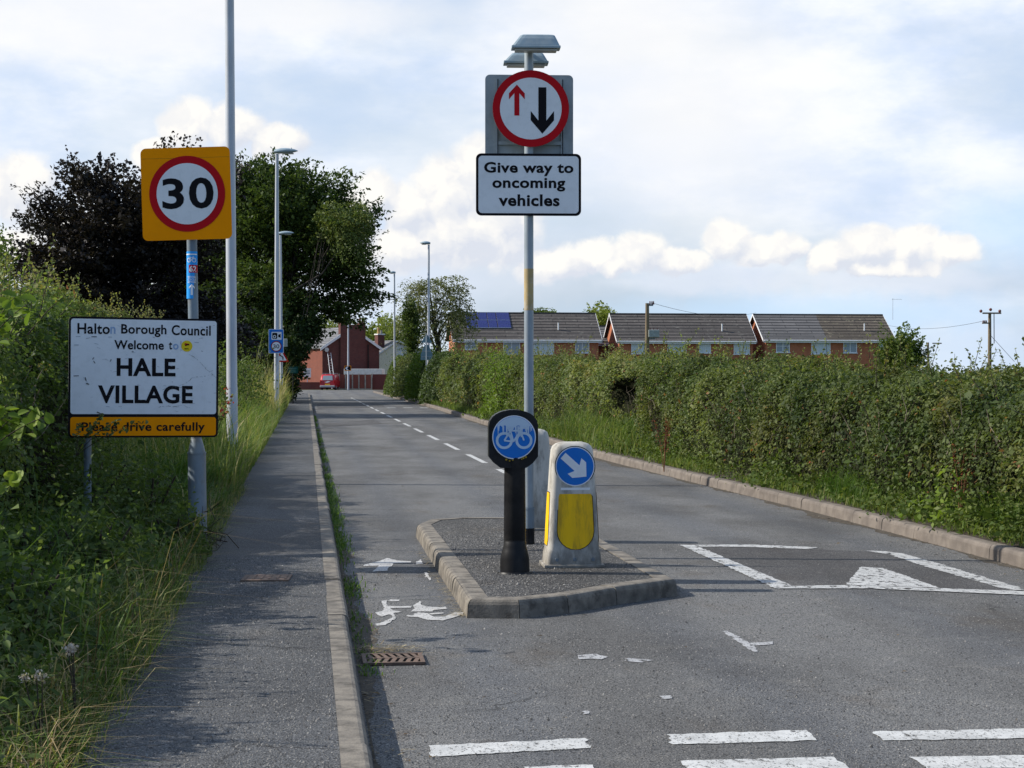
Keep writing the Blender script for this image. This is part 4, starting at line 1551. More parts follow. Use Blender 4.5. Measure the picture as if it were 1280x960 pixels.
br = N(nt, 'ShaderNodeTexBrick', offset=0.0, i_Color1=c4((0.012, 0.016, 0.09)), i_Color2=c4((0.018, 0.02, 0.12)), i_Mortar=c4((0.06, 0.07, 0.2)), i_Scale=1.0)
br.inputs['Brick Width'].default_value, br.inputs['Row Height'].default_value, br.inputs['Mortar Size'].default_value = .16, .11, .006
nt.links.new(cb_.outputs[0], br.inputs['Vector'])
nt.links.new(br.outputs[0], bs_.inputs['Base Color'])
bs_.inputs['Roughness'].default_value = 0.18
M_solar = m
M_alu = plain('aluminium_rail', (0.55, 0.56, 0.6), 0.4, metallic=0.6)

HY = 165.0
hx_ = lambda px: at(px, 440, HY).x
hz_ = lambda py: at(640, py, HY).z


def house(name, label, px0, px1, eave_py, ridge_py, depth, wins, split=None, tiles=(None,), yoff=0.0, group='brick houses beyond the right hedge', vents=()):
    Y = HY + yoff
    X0, X1 = at(px0, 440, Y).x, at(px1, 440, Y).x
    W = X1 - X0
    ze = at(640, eave_py, Y).z
    zr = at(640, ridge_py, Y + depth / 2).z
    ze += .28
    h = root(name, label, 'house', (X0, Y, 0), 0, group)
    wall = MB()
    wall.prism([(0, 0, 0), (0, depth, 0), (0, depth, ze), (0, depth / 2, zr - .12), (0, 0, ze)], (W, 0, 0), M_brick)
    # upper storey windows leave real openings: panes sit in reveals cut as dark boxes behind a proud frame
    wall.build('wall', h)
    ov, th = 0.35, 0.14
    sl = (zr - ze) / (depth / 2)
    xs_ = [-.28] + ([split * W] if split else []) + [W + .28]
    roof = MB()
    for i in range(len(xs_) - 1):
        a, c = xs_[i], xs_[i + 1]
        mt = tiles[min(i, len(tiles) - 1)]
        nrow = 9
        for sgn in (1, -1):
            # courses of tiles, each lapping the one below by a real step
            for k in range(nrow):
                t0, t1 = k / nrow, (k + 1) / nrow
                run = depth / 2 + ov
                y0, y1 = -ov + run * t0, -ov + run * t1
                zz0, zz1 = ze - ov * sl + run * sl * t0, ze - ov * sl + run * sl * t1
                Yf = (lambda y: y) if sgn > 0 else (lambda y: depth - y)
                roof.face([(a, Yf(y0), zz0 + .075), (c, Yf(y0), zz0 + .075), (c, Yf(y1), zz1 + .03), (a, Yf(y1), zz1 + .03)], mt)
                roof.face([(a, Yf(y0), zz0 + .0), (c, Yf(y0), zz0 + .0), (c, Yf(y0), zz0 + .075), (a, Yf(y0), zz0 + .075)], mt)
        roof.box(((a + c) / 2, depth / 2, zr + .04), (c - a, .26, .10), mt)
        if i:
            roof.box((a, depth / 4, (ze + zr) / 2 + .1), (.06, .04, .04), mt)
    roof.build('roof', h)
    f = MB()
    f.box((W / 2, -ov + .02, ze - ov * sl - .10), (W + .5, .05, .24), M_fascia)
    f.cyl((-.25, -ov - .06, ze - ov * sl - .02), (W + .25, -ov - .06, ze - ov * sl - .02), .06, .06, M_fascia, 8)
    f.build('fascia', h)
    for x in (-.30, W + .30):
        bb = MB()
        for sgn in (1, -1):
            Yf = (lambda y: y) if sgn > 0 else (lambda y: depth - y)
            p = [(x, Yf(-ov), ze - ov * sl - .16), (x, Yf(depth / 2), zr - .12), (x, Yf(depth / 2), zr + .08), (x, Yf(-ov), ze - ov * sl + .05)]
            bb.prism(p, (.03 if x > 0 else -.03, 0, 0), M_fascia)
        bb.build('barge_board', h)
    for (a, c, t, bt, kind) in wins:
        xa, xc = at(a, 440, Y).x - X0, at(c, 440, Y).x - X0
        za, zc_ = at(640, bt, Y).z, at(640, t, Y).z
        w_ = xc - xa
        n = 1 if w_ < 0.9 else (2 if w_ < 1.7 else 3)
        fr = MB()
        e = .07
        fr.box(((xa + xc) / 2, -.01, za + e / 2), (w_, .09, e), M_upvc)
        fr.box(((xa + xc) / 2, -.01, zc_ - e / 2), (w_, .09, e), M_upvc)
        for i in range(n + 1):
            xx = xa + e / 2 + (w_ - e) * i / n
            fr.box((xx, -.01, (za + zc_) / 2), (e, .085, zc_ - za - 2 * e), M_upvc)
        if kind == 'bar':
            fr.box(((xa + xc) / 2, -.012, zc_ - .42), (w_ - 2 * e, .08, .05), M_upvc)
        fo = fr.build('window', h)
        pn = MB()
        pn.box(((xa + xc) / 2, -.012, (za + zc_) / 2), (w_ - 2 * e, .03, zc_ - za - 2 * e), M_glass if kind in ('dark', 'bar') else M_curt)
        pn.build('pane', fo)
        si = MB()
        si.box(((xa + xc) / 2, -.06, za - .03), (w_ + .12, .16, .06), M_upvc)
        si.build('sill', fo)
    for (vp, vpy) in vents:
        vx = at(vp, 440, Y).x - X0
        t = .30
        vzz = ze + t * (zr - ze)
        v = MB()
        v.cyl((vx, depth / 2 * t, vzz), (vx, depth / 2 * t, vzz + .75), .06, .06, M_upvc, 10)
        v.build('vent_pipe', h)
    return h, X0, W, ze, zr, sl


h1, X0, W, ze, zr, sl = house('brick_house', 'brick house with a solar array on its dark tiled roof', 569, 748, 426, 391.5, 7.5,
                              [(581, 597, 427, 437, 'bar'), (629, 650, 427, 443, 'dark'), (667, 692.5, 427, 443, 'pale'), (719, 736.5, 427, 441, 'dark')], tiles=(M_tile,), vents=((700, 0),))
sp = root('solar_array', 'blue solar array of two rows lying on a dark tiled roof', 'solar panels', (0, 0, 0))
fx = lambda px: at(px, 400, HY + 2).x
zlo, zhi = ze + .34 * (zr - ze), ze + .97 * (zr - ze)
ycoord = lambda z: HY + (z - ze) / sl
cols = [(583, 596), (597, 609.5), (610.5, 621), (622, 638)]
for r_ in range(2):
    za, zb_ = (zlo + (zhi - zlo) * (r_ * .5 + .008), zlo + (zhi - zlo) * (r_ * .5 + .492))
    for (a, c) in cols:
        # panels lean with the pitch; edges follow the array's slant in plan
        m_ = MB()
        x0, x1 = fx(a) + .0, fx(c)
        d_ = .16
        P_ = [(x0, ycoord(za) - .02, za + d_), (x1, ycoord(za) - .02, za + d_), (x1, ycoord(zb_) - .02, zb_ + d_), (x0, ycoord(zb_) - .02, zb_ + d_)]
        m_.prism(P_, (0, .03, -.035), M_solar, M_alu, M_alu)
        m_.build('solar_panel', sp)
rl = MB()
zm = (zlo + zhi) / 2
for z in (zlo, zm, zhi):
    rl.box(((fx(583) + fx(638)) / 2, ycoord(z) - .03, z + .14), (fx(638) - fx(583), .05, .05), M_alu)
rl.build('rail', sp)

house('link_house', 'lower dark roofed brick house set back between the two terraces', 735, 766, 431, 408, 7.0, [], tiles=(M_tile2,), yoff=6)
h2 = house('brick_house', 'long middle brick house of the row with a plain dark brown roof', 774, 941, 427, 392, 7.5,
           [(789, 806, 428, 442, 'pale'), (834, 858, 428, 442.5, 'pale'), (874, 888.5, 428, 441, 'pale'), (917, 937, 428, 442.5, 'pale')], tiles=(M_tile,), vents=((906, 0),))
h3 = house('brick_house', 'right-hand brick house of the row, its roof half grey and half lichened', 957, 1115, 425.5, 392, 7.5,
           [(970, 987, 426.5, 440, 'bar'), (1014, 1038, 426.5, 442, 'pale'), (1054, 1071, 426.5, 440.5, 'dark'), (1098, 1104, 426.5, 441, 'pale')], split=.48, tiles=(M_tile2, M_tile3), vents=((1085, 0),))
# TV aerial
ax_ = at(1116, 392, HY + 3.7)
ae = MB()
s_ = (HY + 3.7) / FPX
ae.cyl((0, 0, -.6), (0, 0, 20 * s_), .022, .018, M_alu, 8)
ae.cyl((-.1, 0, 18.5 * s_), (12 * s_, 0, 18.5 * s_), .016, .016, M_alu, 6)
for k in range(6):
    ae.cyl(((1 + k * 2) * s_, -.22, 18.5 * s_), ((1 + k * 2) * s_, .22, 18.5 * s_), .01, .01, M_alu, 6)
tag(ae.build('television_aerial', None, ax_), 'thin television aerial on the ridge end of the right-hand house', 'aerial')

# ------------------------------------------------------------------ utility poles and wires
M_wood = plain('weathered_wood_pole', (0.20, 0.15, 0.09), 0.9, (0.13, 0.10, 0.07), 4, stretch=(3, 3, .3), dirt=(0.10, 0.085, 0.06))
M_ins = plain('brown_insulator', (0.14, 0.035, 0.025), 0.3)
M_wire = plain('cable_black', (0.05, 0.05, 0.055), 0.6)


def pole(px, Y, top_py, label, r=.13):
    p = at(px, 480, Y)
    zt = at(px, top_py, Y).z
    o = root('utility_pole', label, 'utility pole', (p.x, p.y, 0), YAW, 'wooden utility poles beyond the hedge')
    b = MB()
    b.cyl((0, 0, 0), (0, 0, zt), r * 1.15, r * .82, M_wood, 14)
    b.build('pole', o)
    return o, p, zt, Y / FPX


o, p1, zt1, q = pole(809, 100, 379, 'wooden pole carrying a grey transformer box in front of the middle house')
b = MB()
b.box((0, -.06, 0), (.62, .42, 9.5 * q), plain('transformer_grey', (.30, .34, .33), .6, dirt=(.2, .2, .18)), .03)
for x in (-.2, 0, .2):
    b.cyl((x, -.06, 4.7 * q), (x, -.06, 7 * q), .04, .03, M_ins, 8)
tr = b.build('transformer', o, (8.2 * q, 0, at(809, 417, 100).z))
b = MB()
b.box((4.5 * q, 0, at(809, 423.5, 100).z), (11 * q, .12, .07), M_galv2)
b.build('transformer_shelf', o)
b = MB()
b.box((3 * q, 0, zt1 - .12), (9 * q, .09, .08), M_galv2)
b.build('crossarm', o)
for x in (3.5, 6, 8):
    b = MB()
    b.cyl((x * q, 0, zt1 - .08), (x * q, 0, zt1 + .12), .05, .03, M_ins, 8)
    b.build('insulator', o)
o, p2, zt2, q2 = pole(1237, 100, 390.5, 'wooden pole with a broad crossarm and red-brown insulators above the hedge on the right', .11)
b = MB()
b.box((0.1, -.1, zt2 - .05), (24 * q2, .10, .09), M_wood)
b.build('crossarm', o)
b = MB()
b.box((-6 * q2, -.1, zt2 - 14 * q2), (9 * q2, .09, .08), M_wood)
b.build('crossarm', o)
for x, z in ((-12, 0), (12.4, 0), (0.5, 2)):
    b = MB()
    b.tube([(x * q2, -.1, zt2 - .02 + z * q2), (x * q2, -.1, zt2 + .08 + z * q2), (x * q2, -.1, zt2 + .16 + z * q2)], [.05, .10, .05], M_ins, 10)
    b.build('insulator', o)
for x in (-9, -7, -5):
    b = MB()
    b.cyl((x * q2, -.1, zt2 - 14 * q2), (x * q2, -.1, zt2 - 14 * q2 + .16), .045, .035, M_ins, 8)
    b.build('insulator', o)
b = MB()
b.cyl((5 * q2, -.1, zt2 - 2 * q2), (5.2 * q2, -.1, zt2 - 40 * q2), .025, .025, M_wire, 6)
b.build('down_cable', o)
o, p3, zt3, q3 = pole(1160, 190, 428, 'small distant wooden pole behind the round bush', .13)
b = MB()
b.box((1, 0, zt3 - .1), (12 * q3, .1, .12), M_wood)
b.build('crossarm', o)


def wire(name, label, a, c, sag=.4, r=.012):
    pts = []
    a, c = Vector(a), Vector(c)
    for k in range(17):
        t = k / 16
        p = a.lerp(c, t)
        p.z -= sag * 4 * t * (1 - t)
        pts.append(p - a)
    b = MB()
    b.tube(pts, [r] * len(pts), M_wire, 5)
    return tag(b.build(name, None, a), label, 'cable')


wire('power_line', 'thin power line running from the transformer pole to the ridge of the right-hand house', (p1.x + .35, p1.y, zt1), at(945, 391, HY - 2), .5)
wire('power_line', 'thin power line running left from the crossarm pole above the round bush', (p2.x - .3, p2.y - .1, zt2 - 14 * q2 + .15), at(1100, 404, HY - 5), .5)
wire('stay_wire', 'stay wire slanting down from the crossarm pole', (p2.x + .1, p2.y, zt2 - 1.4), at(1268, 452, 99), 0, .014)

# ------------------------------------------------------------------ the end of the road
M_white_r = plain('white_render', (0.74, 0.73, 0.70), 0.8, dirt=(0.6, 0.58, 0.54))
M_cream_r = plain('cream_render', (0.66, 0.62, 0.48), 0.8, dirt=(0.5, 0.46, 0.36))
M_grey_r = plain('pale_blue_render', (0.62, 0.66, 0.68), 0.8)
Yh = 176.0
q = Yh / FPX
pA = at(403, 487, Yh)
bh = root('end_house', 'red brick house, gable coloured in shade, with a broad chimney breast facing down the road', 'house', (pA.x, pA.y, 0), R(22))
Wd, Ln = 68 * q / math.cos(R(28.5)), 11.0
ze, zr = at(403, 434, Yh).z, at(437, 409, Yh).z
wb = MB()
wb.face([(0, 0, 0), (Wd, 0, 0), (Wd, 0, ze), (Wd / 2, 0, zr), (0, 0, ze)], M_brick_shade)
wb.face([(0, 0, 0), (0, 0, ze), (0, Ln, ze), (0, Ln, 0)], M_brick_lit)
wb.face([(Wd, 0, 0), (Wd, Ln, 0), (Wd, Ln, ze), (Wd, 0, ze)], M_brick_shade)
wb.face([(0, Ln, 0), (0, Ln, ze), (Wd / 2, Ln, zr), (Wd, Ln, ze), (Wd, Ln, 0)], M_brick_shade)
wb.build('wall', bh)
rf = MB()
for sgn in (-1, 1):
    xe = Wd / 2 + sgn * (Wd / 2 + .25)
    k_ = (zr - ze) / (Wd / 2)
    zl = ze - .25 * k_
    rf.prism([(xe, -.15, zl + .1), (Wd / 2, -.15, zr + .1), (Wd / 2, Ln + .15, zr + .1), (xe, Ln + .15, zl + .1)], (0, 0, -.09), M_slate)
rfo = rf.build('roof', bh)
for sgn in (-1, 1):
    xe = Wd / 2 + sgn * (Wd / 2 + .26)
    bb = MB()
    bb.prism([(xe, -.17, zl - .18), (Wd / 2, -.17, zr - .18), (Wd / 2, -.17, zr + .12), (xe, -.17, zl + .12)], (0, -.04, 0), M_fascia)
    bb.build('barge_board', bh)
ch = MB()
cx0, cx1 = Wd * .30, Wd * .74
zt = at(437, 405.5, Yh).z
ch.box(((cx0 + cx1) / 2, .05, zt / 2), (cx1 - cx0, .55, zt), M_brick_shade)
ch.build('chimney_breast', bh)
for (x, w_) in ((cx0 + .33, .62), (cx1 - .33, .62)):
    st = MB()
    st.box((x, .1, zt + .1), (w_, .62, .2), M_brick_shade)
    so_ = st.build('chimney', rfo)
    pt = MB()
    for dx in (-.14, .14):
        pt.tube([(x + dx, .1, zt + .2), (x + dx, .1, zt + .7)], [.11, .09], plain('chimney_pot', (.12, .06, .045), .9), 10)
    pt.build('chimney_pot', rfo)
b = MB()
b.box((Wd * .80, -.05, ze * .5 + .3), (.09, .09, ze), M_blkpl)
b.build('drain_pipe', bh)
b = MB()
b.disc((Wd * .06, ze - .25), .22, plain('dish_grey', (.5, .5, .48), .5), -.25, 20, .03)
b.cyl((Wd * .06, -.22, ze - .25), (Wd * .02, 0, ze - .35), .02, .02, M_galv2, 6)
b.build('satellite_dish', bh)
# roof ladder leaning on the gable
b = MB()
M_alum = plain('ladder_aluminium', (.55, .56, .57), .4, metallic=.5)
la, lb_ = at(417.2, 486, Yh - 2.2), at(411.5, 441, Yh - .15)
d = lb_ - la
for sx in (-.17, .17):
    b.cyl((sx, 0, 0), (d.x + sx * .9, d.y, d.z), .03, .03, M_alum, 6)
for k in range(1, 14):
    t = k / 14
    b.cyl((d.x * t - .165, d.y * t, d.z * t), (d.x * t + .165, d.y * t, d.z * t), .018, .018, M_alum, 6)
tag(b.build('ladder', None, la), 'aluminium ladder leaning against the brick gable behind the red van', 'ladder')

# white house right of it, with a low white building in front
pw = at(473, 487, 190)
q = 190 / FPX
wh = root('white_house', 'white rendered house with a brick chimney beside the dark gable house', 'house', (pw.x, pw.y, 0), R(24))
b = MB()
ze2 = at(473, 444, 190).z
zr2 = at(480, 428, 190).z
b.prism([(0, 0, 0), (2.2, 0, 0), (2.2, 0, zr2), (0, 0, ze2)], (0, 9, 0), M_cream_r)
b.prism([(2.2, .2, 0), (6.5, .2, 0), (6.5, .2, zr2 - 1.2), (2.2, .2, zr2 + .05)], (0, 8.6, 0), M_grey_r)
b.build('wall', wh)
b = MB()
b.prism([(-.2, -.15, ze2 - .05), (2.2, -.15, zr2 + .08), (2.2, -.15, zr2 + .25), (-.2, -.15, ze2 + .12)], (0, 9.3, 0), M_fascia, M_slate, M_slate)
b.prism([(2.2, -.15, zr2 + .08), (6.7, -.15, zr2 - 1.25), (6.7, -.15, zr2 - 1.08), (2.2, -.15, zr2 + .25)], (0, 9.3, 0), M_fascia, M_slate, M_slate)
rfo = b.build('roof', wh)
b = MB()
zz_ = at(476, 424, 190).z
b.box((.75, 1.2, (ze2 + zz_) / 2 + .1), (.8, .8, zz_ - ze2 + .9), M_brick_shade)
b.box((.75, 1.2, zz_ + .55), (.9, .9, .12), M_white_r)
b.cyl((.6, 1.2, zz_ + .6), (.6, 1.2, zz_ + 1.3), .13, .11, plain('buff_pot', (.45, .28, .12), .9), 10)
b.cyl((.95, 1.2, zz_ + .6), (.95, 1.2, zz_ + 1.0), .12, .11, plain('grey_pot', (.3, .28, .25), .9), 10)
b.build('chimney', rfo)

pg = at(431, 487, 174.0)
q = 174 / FPX
b = MB()
gz0, gz1 = at(431, 470, 174).z, at(431, 461, 174).z
gwid = 46 * q
garage = root('flat_roof_garage', 'low garage with a broad white fascia behind the brown fence', 'garage', (pg.x, pg.y, 0), YAW)
b.box((gwid / 2, 1.6, gz0 / 2), (gwid, 3.2, gz0), M_brick_shade)
b.build('wall', garage)
b = MB()
b.box((gwid / 2, 1.6, (gz0 + gz1) / 2), (gwid + .15, 3.4, gz1 - gz0), M_white_r, .02)
b.build('roof', garage)

# the red-brown fence with concrete posts
M_fence = plain('red_brown_boards', (0.27, 0.075, 0.045), 0.8, (0.20, 0.055, 0.036), 3, stretch=(9, 9, .3), dirt=(.09, .03, .02))
M_fence2 = plain('dark_red_boards', (0.16, 0.04, 0.03), 0.8, (0.12, 0.032, 0.025), 3, stretch=(9, 9, .3))
M_conc = plain('pale_concrete', (0.38, 0.33, 0.26), 0.9, (0.28, 0.24, 0.19), 4, dirt=(.2, .17, .13))
Yf = 168.8
q = Yf / FPX
pf = at(418.5, 487.5, Yf)
fz = at(418.5, 467.8, Yf).z
gb = at(418.5, 485.6, Yf).z
fe = root('panel_fence', 'red-brown timber panel fence with pale concrete posts at the end of the road', 'fence', (pf.x, pf.y, 0), YAW)
posts = [418.5, 424, 432, 440.5, 448.5, 456.5, 464.3]
fx_ = lambda px: (px - 418.5) * q
for a, c in zip(posts[:-1], posts[1:]):
    b = MB()
    n = max(3, round((fx_(c) - fx_(a)) / .11))
    for k in range(n):
        x = fx_(a) + (fx_(c) - fx_(a)) * (k + .5) / n
        b.box((x, .012 * (k % 2), (fz + gb) / 2), ((fx_(c) - fx_(a)) / n * 1.02, .018, fz - gb - .04), M_fence)
    b.build('panel', fe)
    b = MB()
    b.box(((fx_(a) + fx_(c)) / 2, .0, gb / 2), (fx_(c) - fx_(a), .06, gb), M_conc)
    b.build('gravel_board', fe)
for px in posts:
    b = MB()
    b.box((fx_(px), 0, fz / 2 + .02), (.12, .12, fz + .04), M_conc, .01)
    b.build('post', fe)
b = MB()
n = 14
for k in range(n):
    x = fx_(465.2) + (fx_(490) - fx_(465.2)) * (k + .5) / n
    b.box((x, .25 + .012 * (k % 2), fz / 2), ((fx_(490) - fx_(465.2)) / n * 1.02, .018, fz), M_fence2)
tag(b.build('panel', fe), 'darker red end panel')
b = MB()
M_st = plain('street_name_white', (0.72, 0.73, 0.73), .5)
b.rrect((0, 0), 11.5 * q, 2.9 * q, .03, M_st, 0, .02, M_st)
b.rrect((0, 0), 10.8 * q, 2.2 * q, .02, flat('street_name_grey', (.45, .5, .56)), -.003)
b.rrect((0, 0), 10.2 * q, 1.7 * q, .02, M_st, -.005)
tag(b.build('street_name_plate', None, at(471, 471, Yf - .12), YAW), 'small white street name plate fixed to the dark end of the fence', 'street sign')

# chevron sign on its lamp post
Yc = 166.5
q = Yc / FPX
pc = at(435.3, 488, Yc)
o = root('street_lamp', 'thin grey lamp post in front of the brown fence with the chevron sign on it', 'street lamp', (pc.x, pc.y, 0), YAW, 'street lamps along the road')
b = MB()
b.tube([(0, 0, 0), (0, 0, 1.3), (0, 0, 7.6)], [.10, .095, .06], M_pole, 14)
b.build('post', o)
b = MB()
b.box((-.25, 0, 7.65), (.7, .22, .12), M_lantern, .04)
b.build('lantern', o)
cc = at(434.8, 460.3, Yc - .12)
b = MB()
cw, chh = 8.2 * q, 6.2 * q
b.rrect((0, 0), cw, chh, .03, S_yell, 0, .01, S_back)
b.rrect((0, 0), cw - .08, chh - .08, .02, S_black, -.003)
b.face([(cw * .12, -.005, chh * .36), (-cw * .16, -.005, 0), (cw * .12, -.005, -chh * .36), (-cw * .12, -.005, -chh * .36), (-cw * .40, -.005, 0), (-cw * .12, -.005, chh * .36)], S_white)
tag(b.build('chevron_sign', None, cc, YAW), 'black and white chevron board pointing left on the far lamp post', 'road sign')

# red boundary wall and sale board at the left
pr = at(372, 488, 170.5)
q = 170.5 / FPX
wz = at(372, 478.5, 170.5).z
b = MB()
b.box((15 * q, .1, wz / 2), (32 * q, .22, wz), brick_mat('boundary_brick', (.17, .05, .04), (.13, .04, .03), (.12, .07, .06)))
b.box((15 * q, .1, wz + .03), (32 * q + .05, .3, .07), plain('coping', (.16, .07, .055), .9))
tag(b.build('boundary_wall', None, (pr.x, pr.y, 0), YAW), 'low dark red brick garden wall left of the red van', 'wall')
ps = at(384, 466, 170.0)
q = 170 / FPX
sb = root('sale_board', 'white estate board on a post behind the low red wall', 'sign', (ps.x, ps.y + .9, 0), YAW)
b = MB()
b.rrect((0, ps.z), 9.5 * q, 11.5 * q, .02, M_white_r, 0, .02)
for z, h_, w_ in ((2.6, .9, 7), (1.0, .9, 6), (-.8, 1.6, 7.4)):
    b.rrect((0, ps.z + z * q), w_ * q, h_ * q, .01, flat('board_print', (.25, .30, .28)), -.003)
b.build('board', sb)
b = MB()
b.box((0, .05, (ps.z + 6 * q) / 2), (.07, .07, ps.z + 6 * q), M_white_r)
b.build('post', sb)
bw = MB()
pq = at(386, 458, Yh)
b = MB()

# ------------------------------------------------------------------ red van
Yv = 166.8
q = Yv / FPX
pv = at(409.3, 487.2, Yv)
va = root('parked_van', 'small red van parked with its rear towards the camera beside the fence', 'van', (pv.x, pv.y, 0), YAW + R(-7))
M_vred = plain('van_red_paint', (0.42, 0.012, 0.02), 0.25, (0.36, 0.01, 0.018), 2, spec=.6)
M_vgrey = plain('van_bumper', (0.28, 0.29, 0.30), 0.5)
M_tyre = plain('tyre', (.012, .012, .013), .9)
vw_, vh_, vl = 1.46, 1.47, 3.3
b = MB()


def vsec(y, w_, z0, zt_, sh):
    """half-profile ring across the van at depth y: flat floor, bulging sides, tumblehome to the roof"""
    return [(-w_ * .46, y, z0), (w_ * .46, y, z0), (w_ * .5, y, z0 + .12), (w_ * .5, y, z0 + .5), (w_ * sh, y, zt_ - .10), (w_ * (sh - .06), y, zt_ - .01), (0, y, zt_ + .02),
            (-w_ * (sh - .06), y, zt_ - .01), (-w_ * sh, y, zt_ - .10), (-w_ * .5, y, z0 + .5), (-w_ * .5, y, z0 + .12)]


b.loft([vsec(0.06, vw_ * .96, .26, .95, .49), vsec(0, vw_ * .985, .24, .92, .495)][::-1] + [vsec(.16, vw_, .22, vh_ - .03, .44), vsec(.3, vw_, .22, vh_, .44), vsec(1.9, vw_, .22, vh_, .44), vsec(2.45, vw_, .24, vh_ * .72, .48), vsec(3.1, vw_ * .96, .26, vh_ * .62, .48), vsec(vl, vw_ * .85, .3, vh_ * .5, .45)], M_vred)
b.build('body', va)
b = MB()
b.prism([(-.50, -.012, .93), (.50, -.012, .93), (.43, .135, 1.36), (-.43, .135, 1.36)], (0, .02, .005), M_glass)
b.build('rear_window', va)
b = MB()
b.box((0, -.03, .34), (1.42, .16, .2), M_vgrey, .05)
b.build('bumper', va)
b = MB()
b.box((0, -.02, .53), (.5, .02, .11), flat('rear_plate_yellow', (.75, .42, .03)), 0)
b.build('number_plate', va)
for sx in (-1, 1):
    b = MB()
    b.box((sx * .66, .0, .78), (.10, .1, .3), flat('tail_light', (.35, .01, .01)), .02)
    b.build('tail_light', va)
for sx in (-1, 1):
    for y in (.55, 2.6):
        b = MB()
        b.cyl((sx * .56, y, .28), (sx * .72, y, .28), .28, .28, M_tyre, 18)
        wo = b.build('wheel', va)
        b = MB()
        b.cyl((sx * .715, y, .28), (sx * .73, y, .28), .17, .16, M_vgrey, 14)
        b.build('rim', wo)
for y in (.45, 1.6):
    b = MB()
    b.box((0, y, vh_ + .10), (1.25, .05, .04), M_vgrey)
    for sx in (-.58, .58):
        b.box((sx, y, vh_ + .04), (.04, .05, .12), M_vgrey)
    b.build('roof_rack', va)
b = MB()
b.face([(-.28, -.03, .74), (-.02, -.03, .68), (.3, -.03, .80), (.05, -.03, .86)], M_white_r)
b.build('emblem', va)
# ------------------------------------------------------------------ plants
def lin(*c):
    return c


L_hedge = leaf_mat('hedge_leaf', [(0, (.034, .050, .016)), (.3, (.082, .108, .032)), (.62, (.155, .185, .058)), (.85, (.24, .25, .09)), (.95, (.28, .24, .10)), (1, (.22, .06, .03))], .36, .6, .18, species=(((1.25, .86, .68), .9, .54, .5), ((.62, .74, .80), 1.3, .50, .8), ((1.35, 1.22, .62), 2.2, .58, .7)))
L_bright = leaf_mat('hazel_leaf', [(0, (.07, .12, .016)), (.6, (.14, .21, .026)), (1, (.23, .29, .045))], .4, .55, .2)
L_bramble = leaf_mat('bramble_leaf', [(0, (0.0312, 0.0546, 0.0163)), (.4, (0.0650, 0.1040, 0.0275)), (.75, (0.1300, 0.1820, 0.0450)), (.95, (0.2340, 0.2600, 0.0750)), (1, (0.2600, 0.1300, 0.0500))], .46, .55, .22)
L_beech = leaf_mat('copper_beech_leaf', [(0, (.009, .008, .008)), (.5, (.017, .014, .013)), (.85, (.032, .024, .020)), (1, (.05, .048, .02))], .2, .5, .25)
L_dark = leaf_mat('dark_tree_leaf', [(0, (0.0169, 0.0294, 0.0078)), (.4, (0.0390, 0.0658, 0.0156)), (.8, (0.0910, 0.1288, 0.0312)), (1, (0.1560, 0.1820, 0.0520))], .3, .55, .2)
L_mid = leaf_mat('tree_leaf', [(0, (.04, .066, .014)), (.5, (.080, .12, .024)), (1, (.16, .19, .05))], .36, .55, .2)
L_pale = leaf_mat('pale_tree_leaf', [(0, (.09, .13, .025)), (.5, (.16, .20, .04)), (1, (.26, .28, .07))], .35, .55, .2)
L_birch = leaf_mat('birch_leaf', [(0, (0.0750, 0.0910, 0.0336)), (.5, (0.1375, 0.1560, 0.0600)), (1, (0.2500, 0.2340, 0.0960))], .3, .55, .2)
L_grass = leaf_mat('grass_blade', [(0, (0.0385, 0.0682, 0.0121)), (.4, (0.0825, 0.1375, 0.0242)), (.68, (0.1485, 0.2090, 0.0396)), (.86, (0.2420, 0.2420, 0.0825)), (1, (0.4620, 0.3740, 0.1870))], .4, .55, .2)
L_lush = leaf_mat('lush_grass_blade', [(0, (.045, .10, .012)), (.6, (.095, .165, .03)), (1, (.17, .24, .06))], .42, .55, .2)
L_straw = leaf_mat('straw', [(0, (.14, .10, .05)), (.5, (.28, .21, .10)), (1, (.46, .38, .22))], .2, .7, .2)
L_litter = leaf_mat('litter', [(0, (.03, .02, .012)), (.5, (.09, .06, .03)), (.8, (.2, .14, .07)), (1, (.4, .36, .3))], .05, .9, .2)
L_rust = leaf_mat('rust_seed', [(0, (.10, .02, .012)), (1, (.24, .06, .025))], .2, .7, .2)
L_berry = leaf_mat('red_berry', [(0, (.35, .015, .01)), (1, (.5, .08, .01))], .1, .3, .5)
L_flower = leaf_mat('pale_flower', [(0, (.35, .28, .26)), (1, (.6, .55, .5))], .3, .7, .2)
M_bark = plain('bark', (.055, .045, .036), .95, (.03, .026, .02), 5, bmp=.8, stretch=(3, 3, .5))
M_bbark = plain('birch_bark', (.26, .24, .21), .9, (.09, .08, .07), 5)
M_stem = plain('pale_stem', (.17, .14, .10), .9, (.10, .075, .05))
M_twig = plain('twig', (.05, .036, .026), .95)
M_core = plain('hedge_core_shade', (.020, .022, .011), 1.0, (.012, .012, .007), 6, spec=0.05)  # near-black colour stands for the shade inside a hedge


def shrub_noise(P, seed):
    return (vnoise(P, .9, seed) - .5) * .60 + (vnoise(P, 2.3, seed + 1) - .5) * .48 + (vnoise(P, 5.5, seed + 2) - .5) * .14


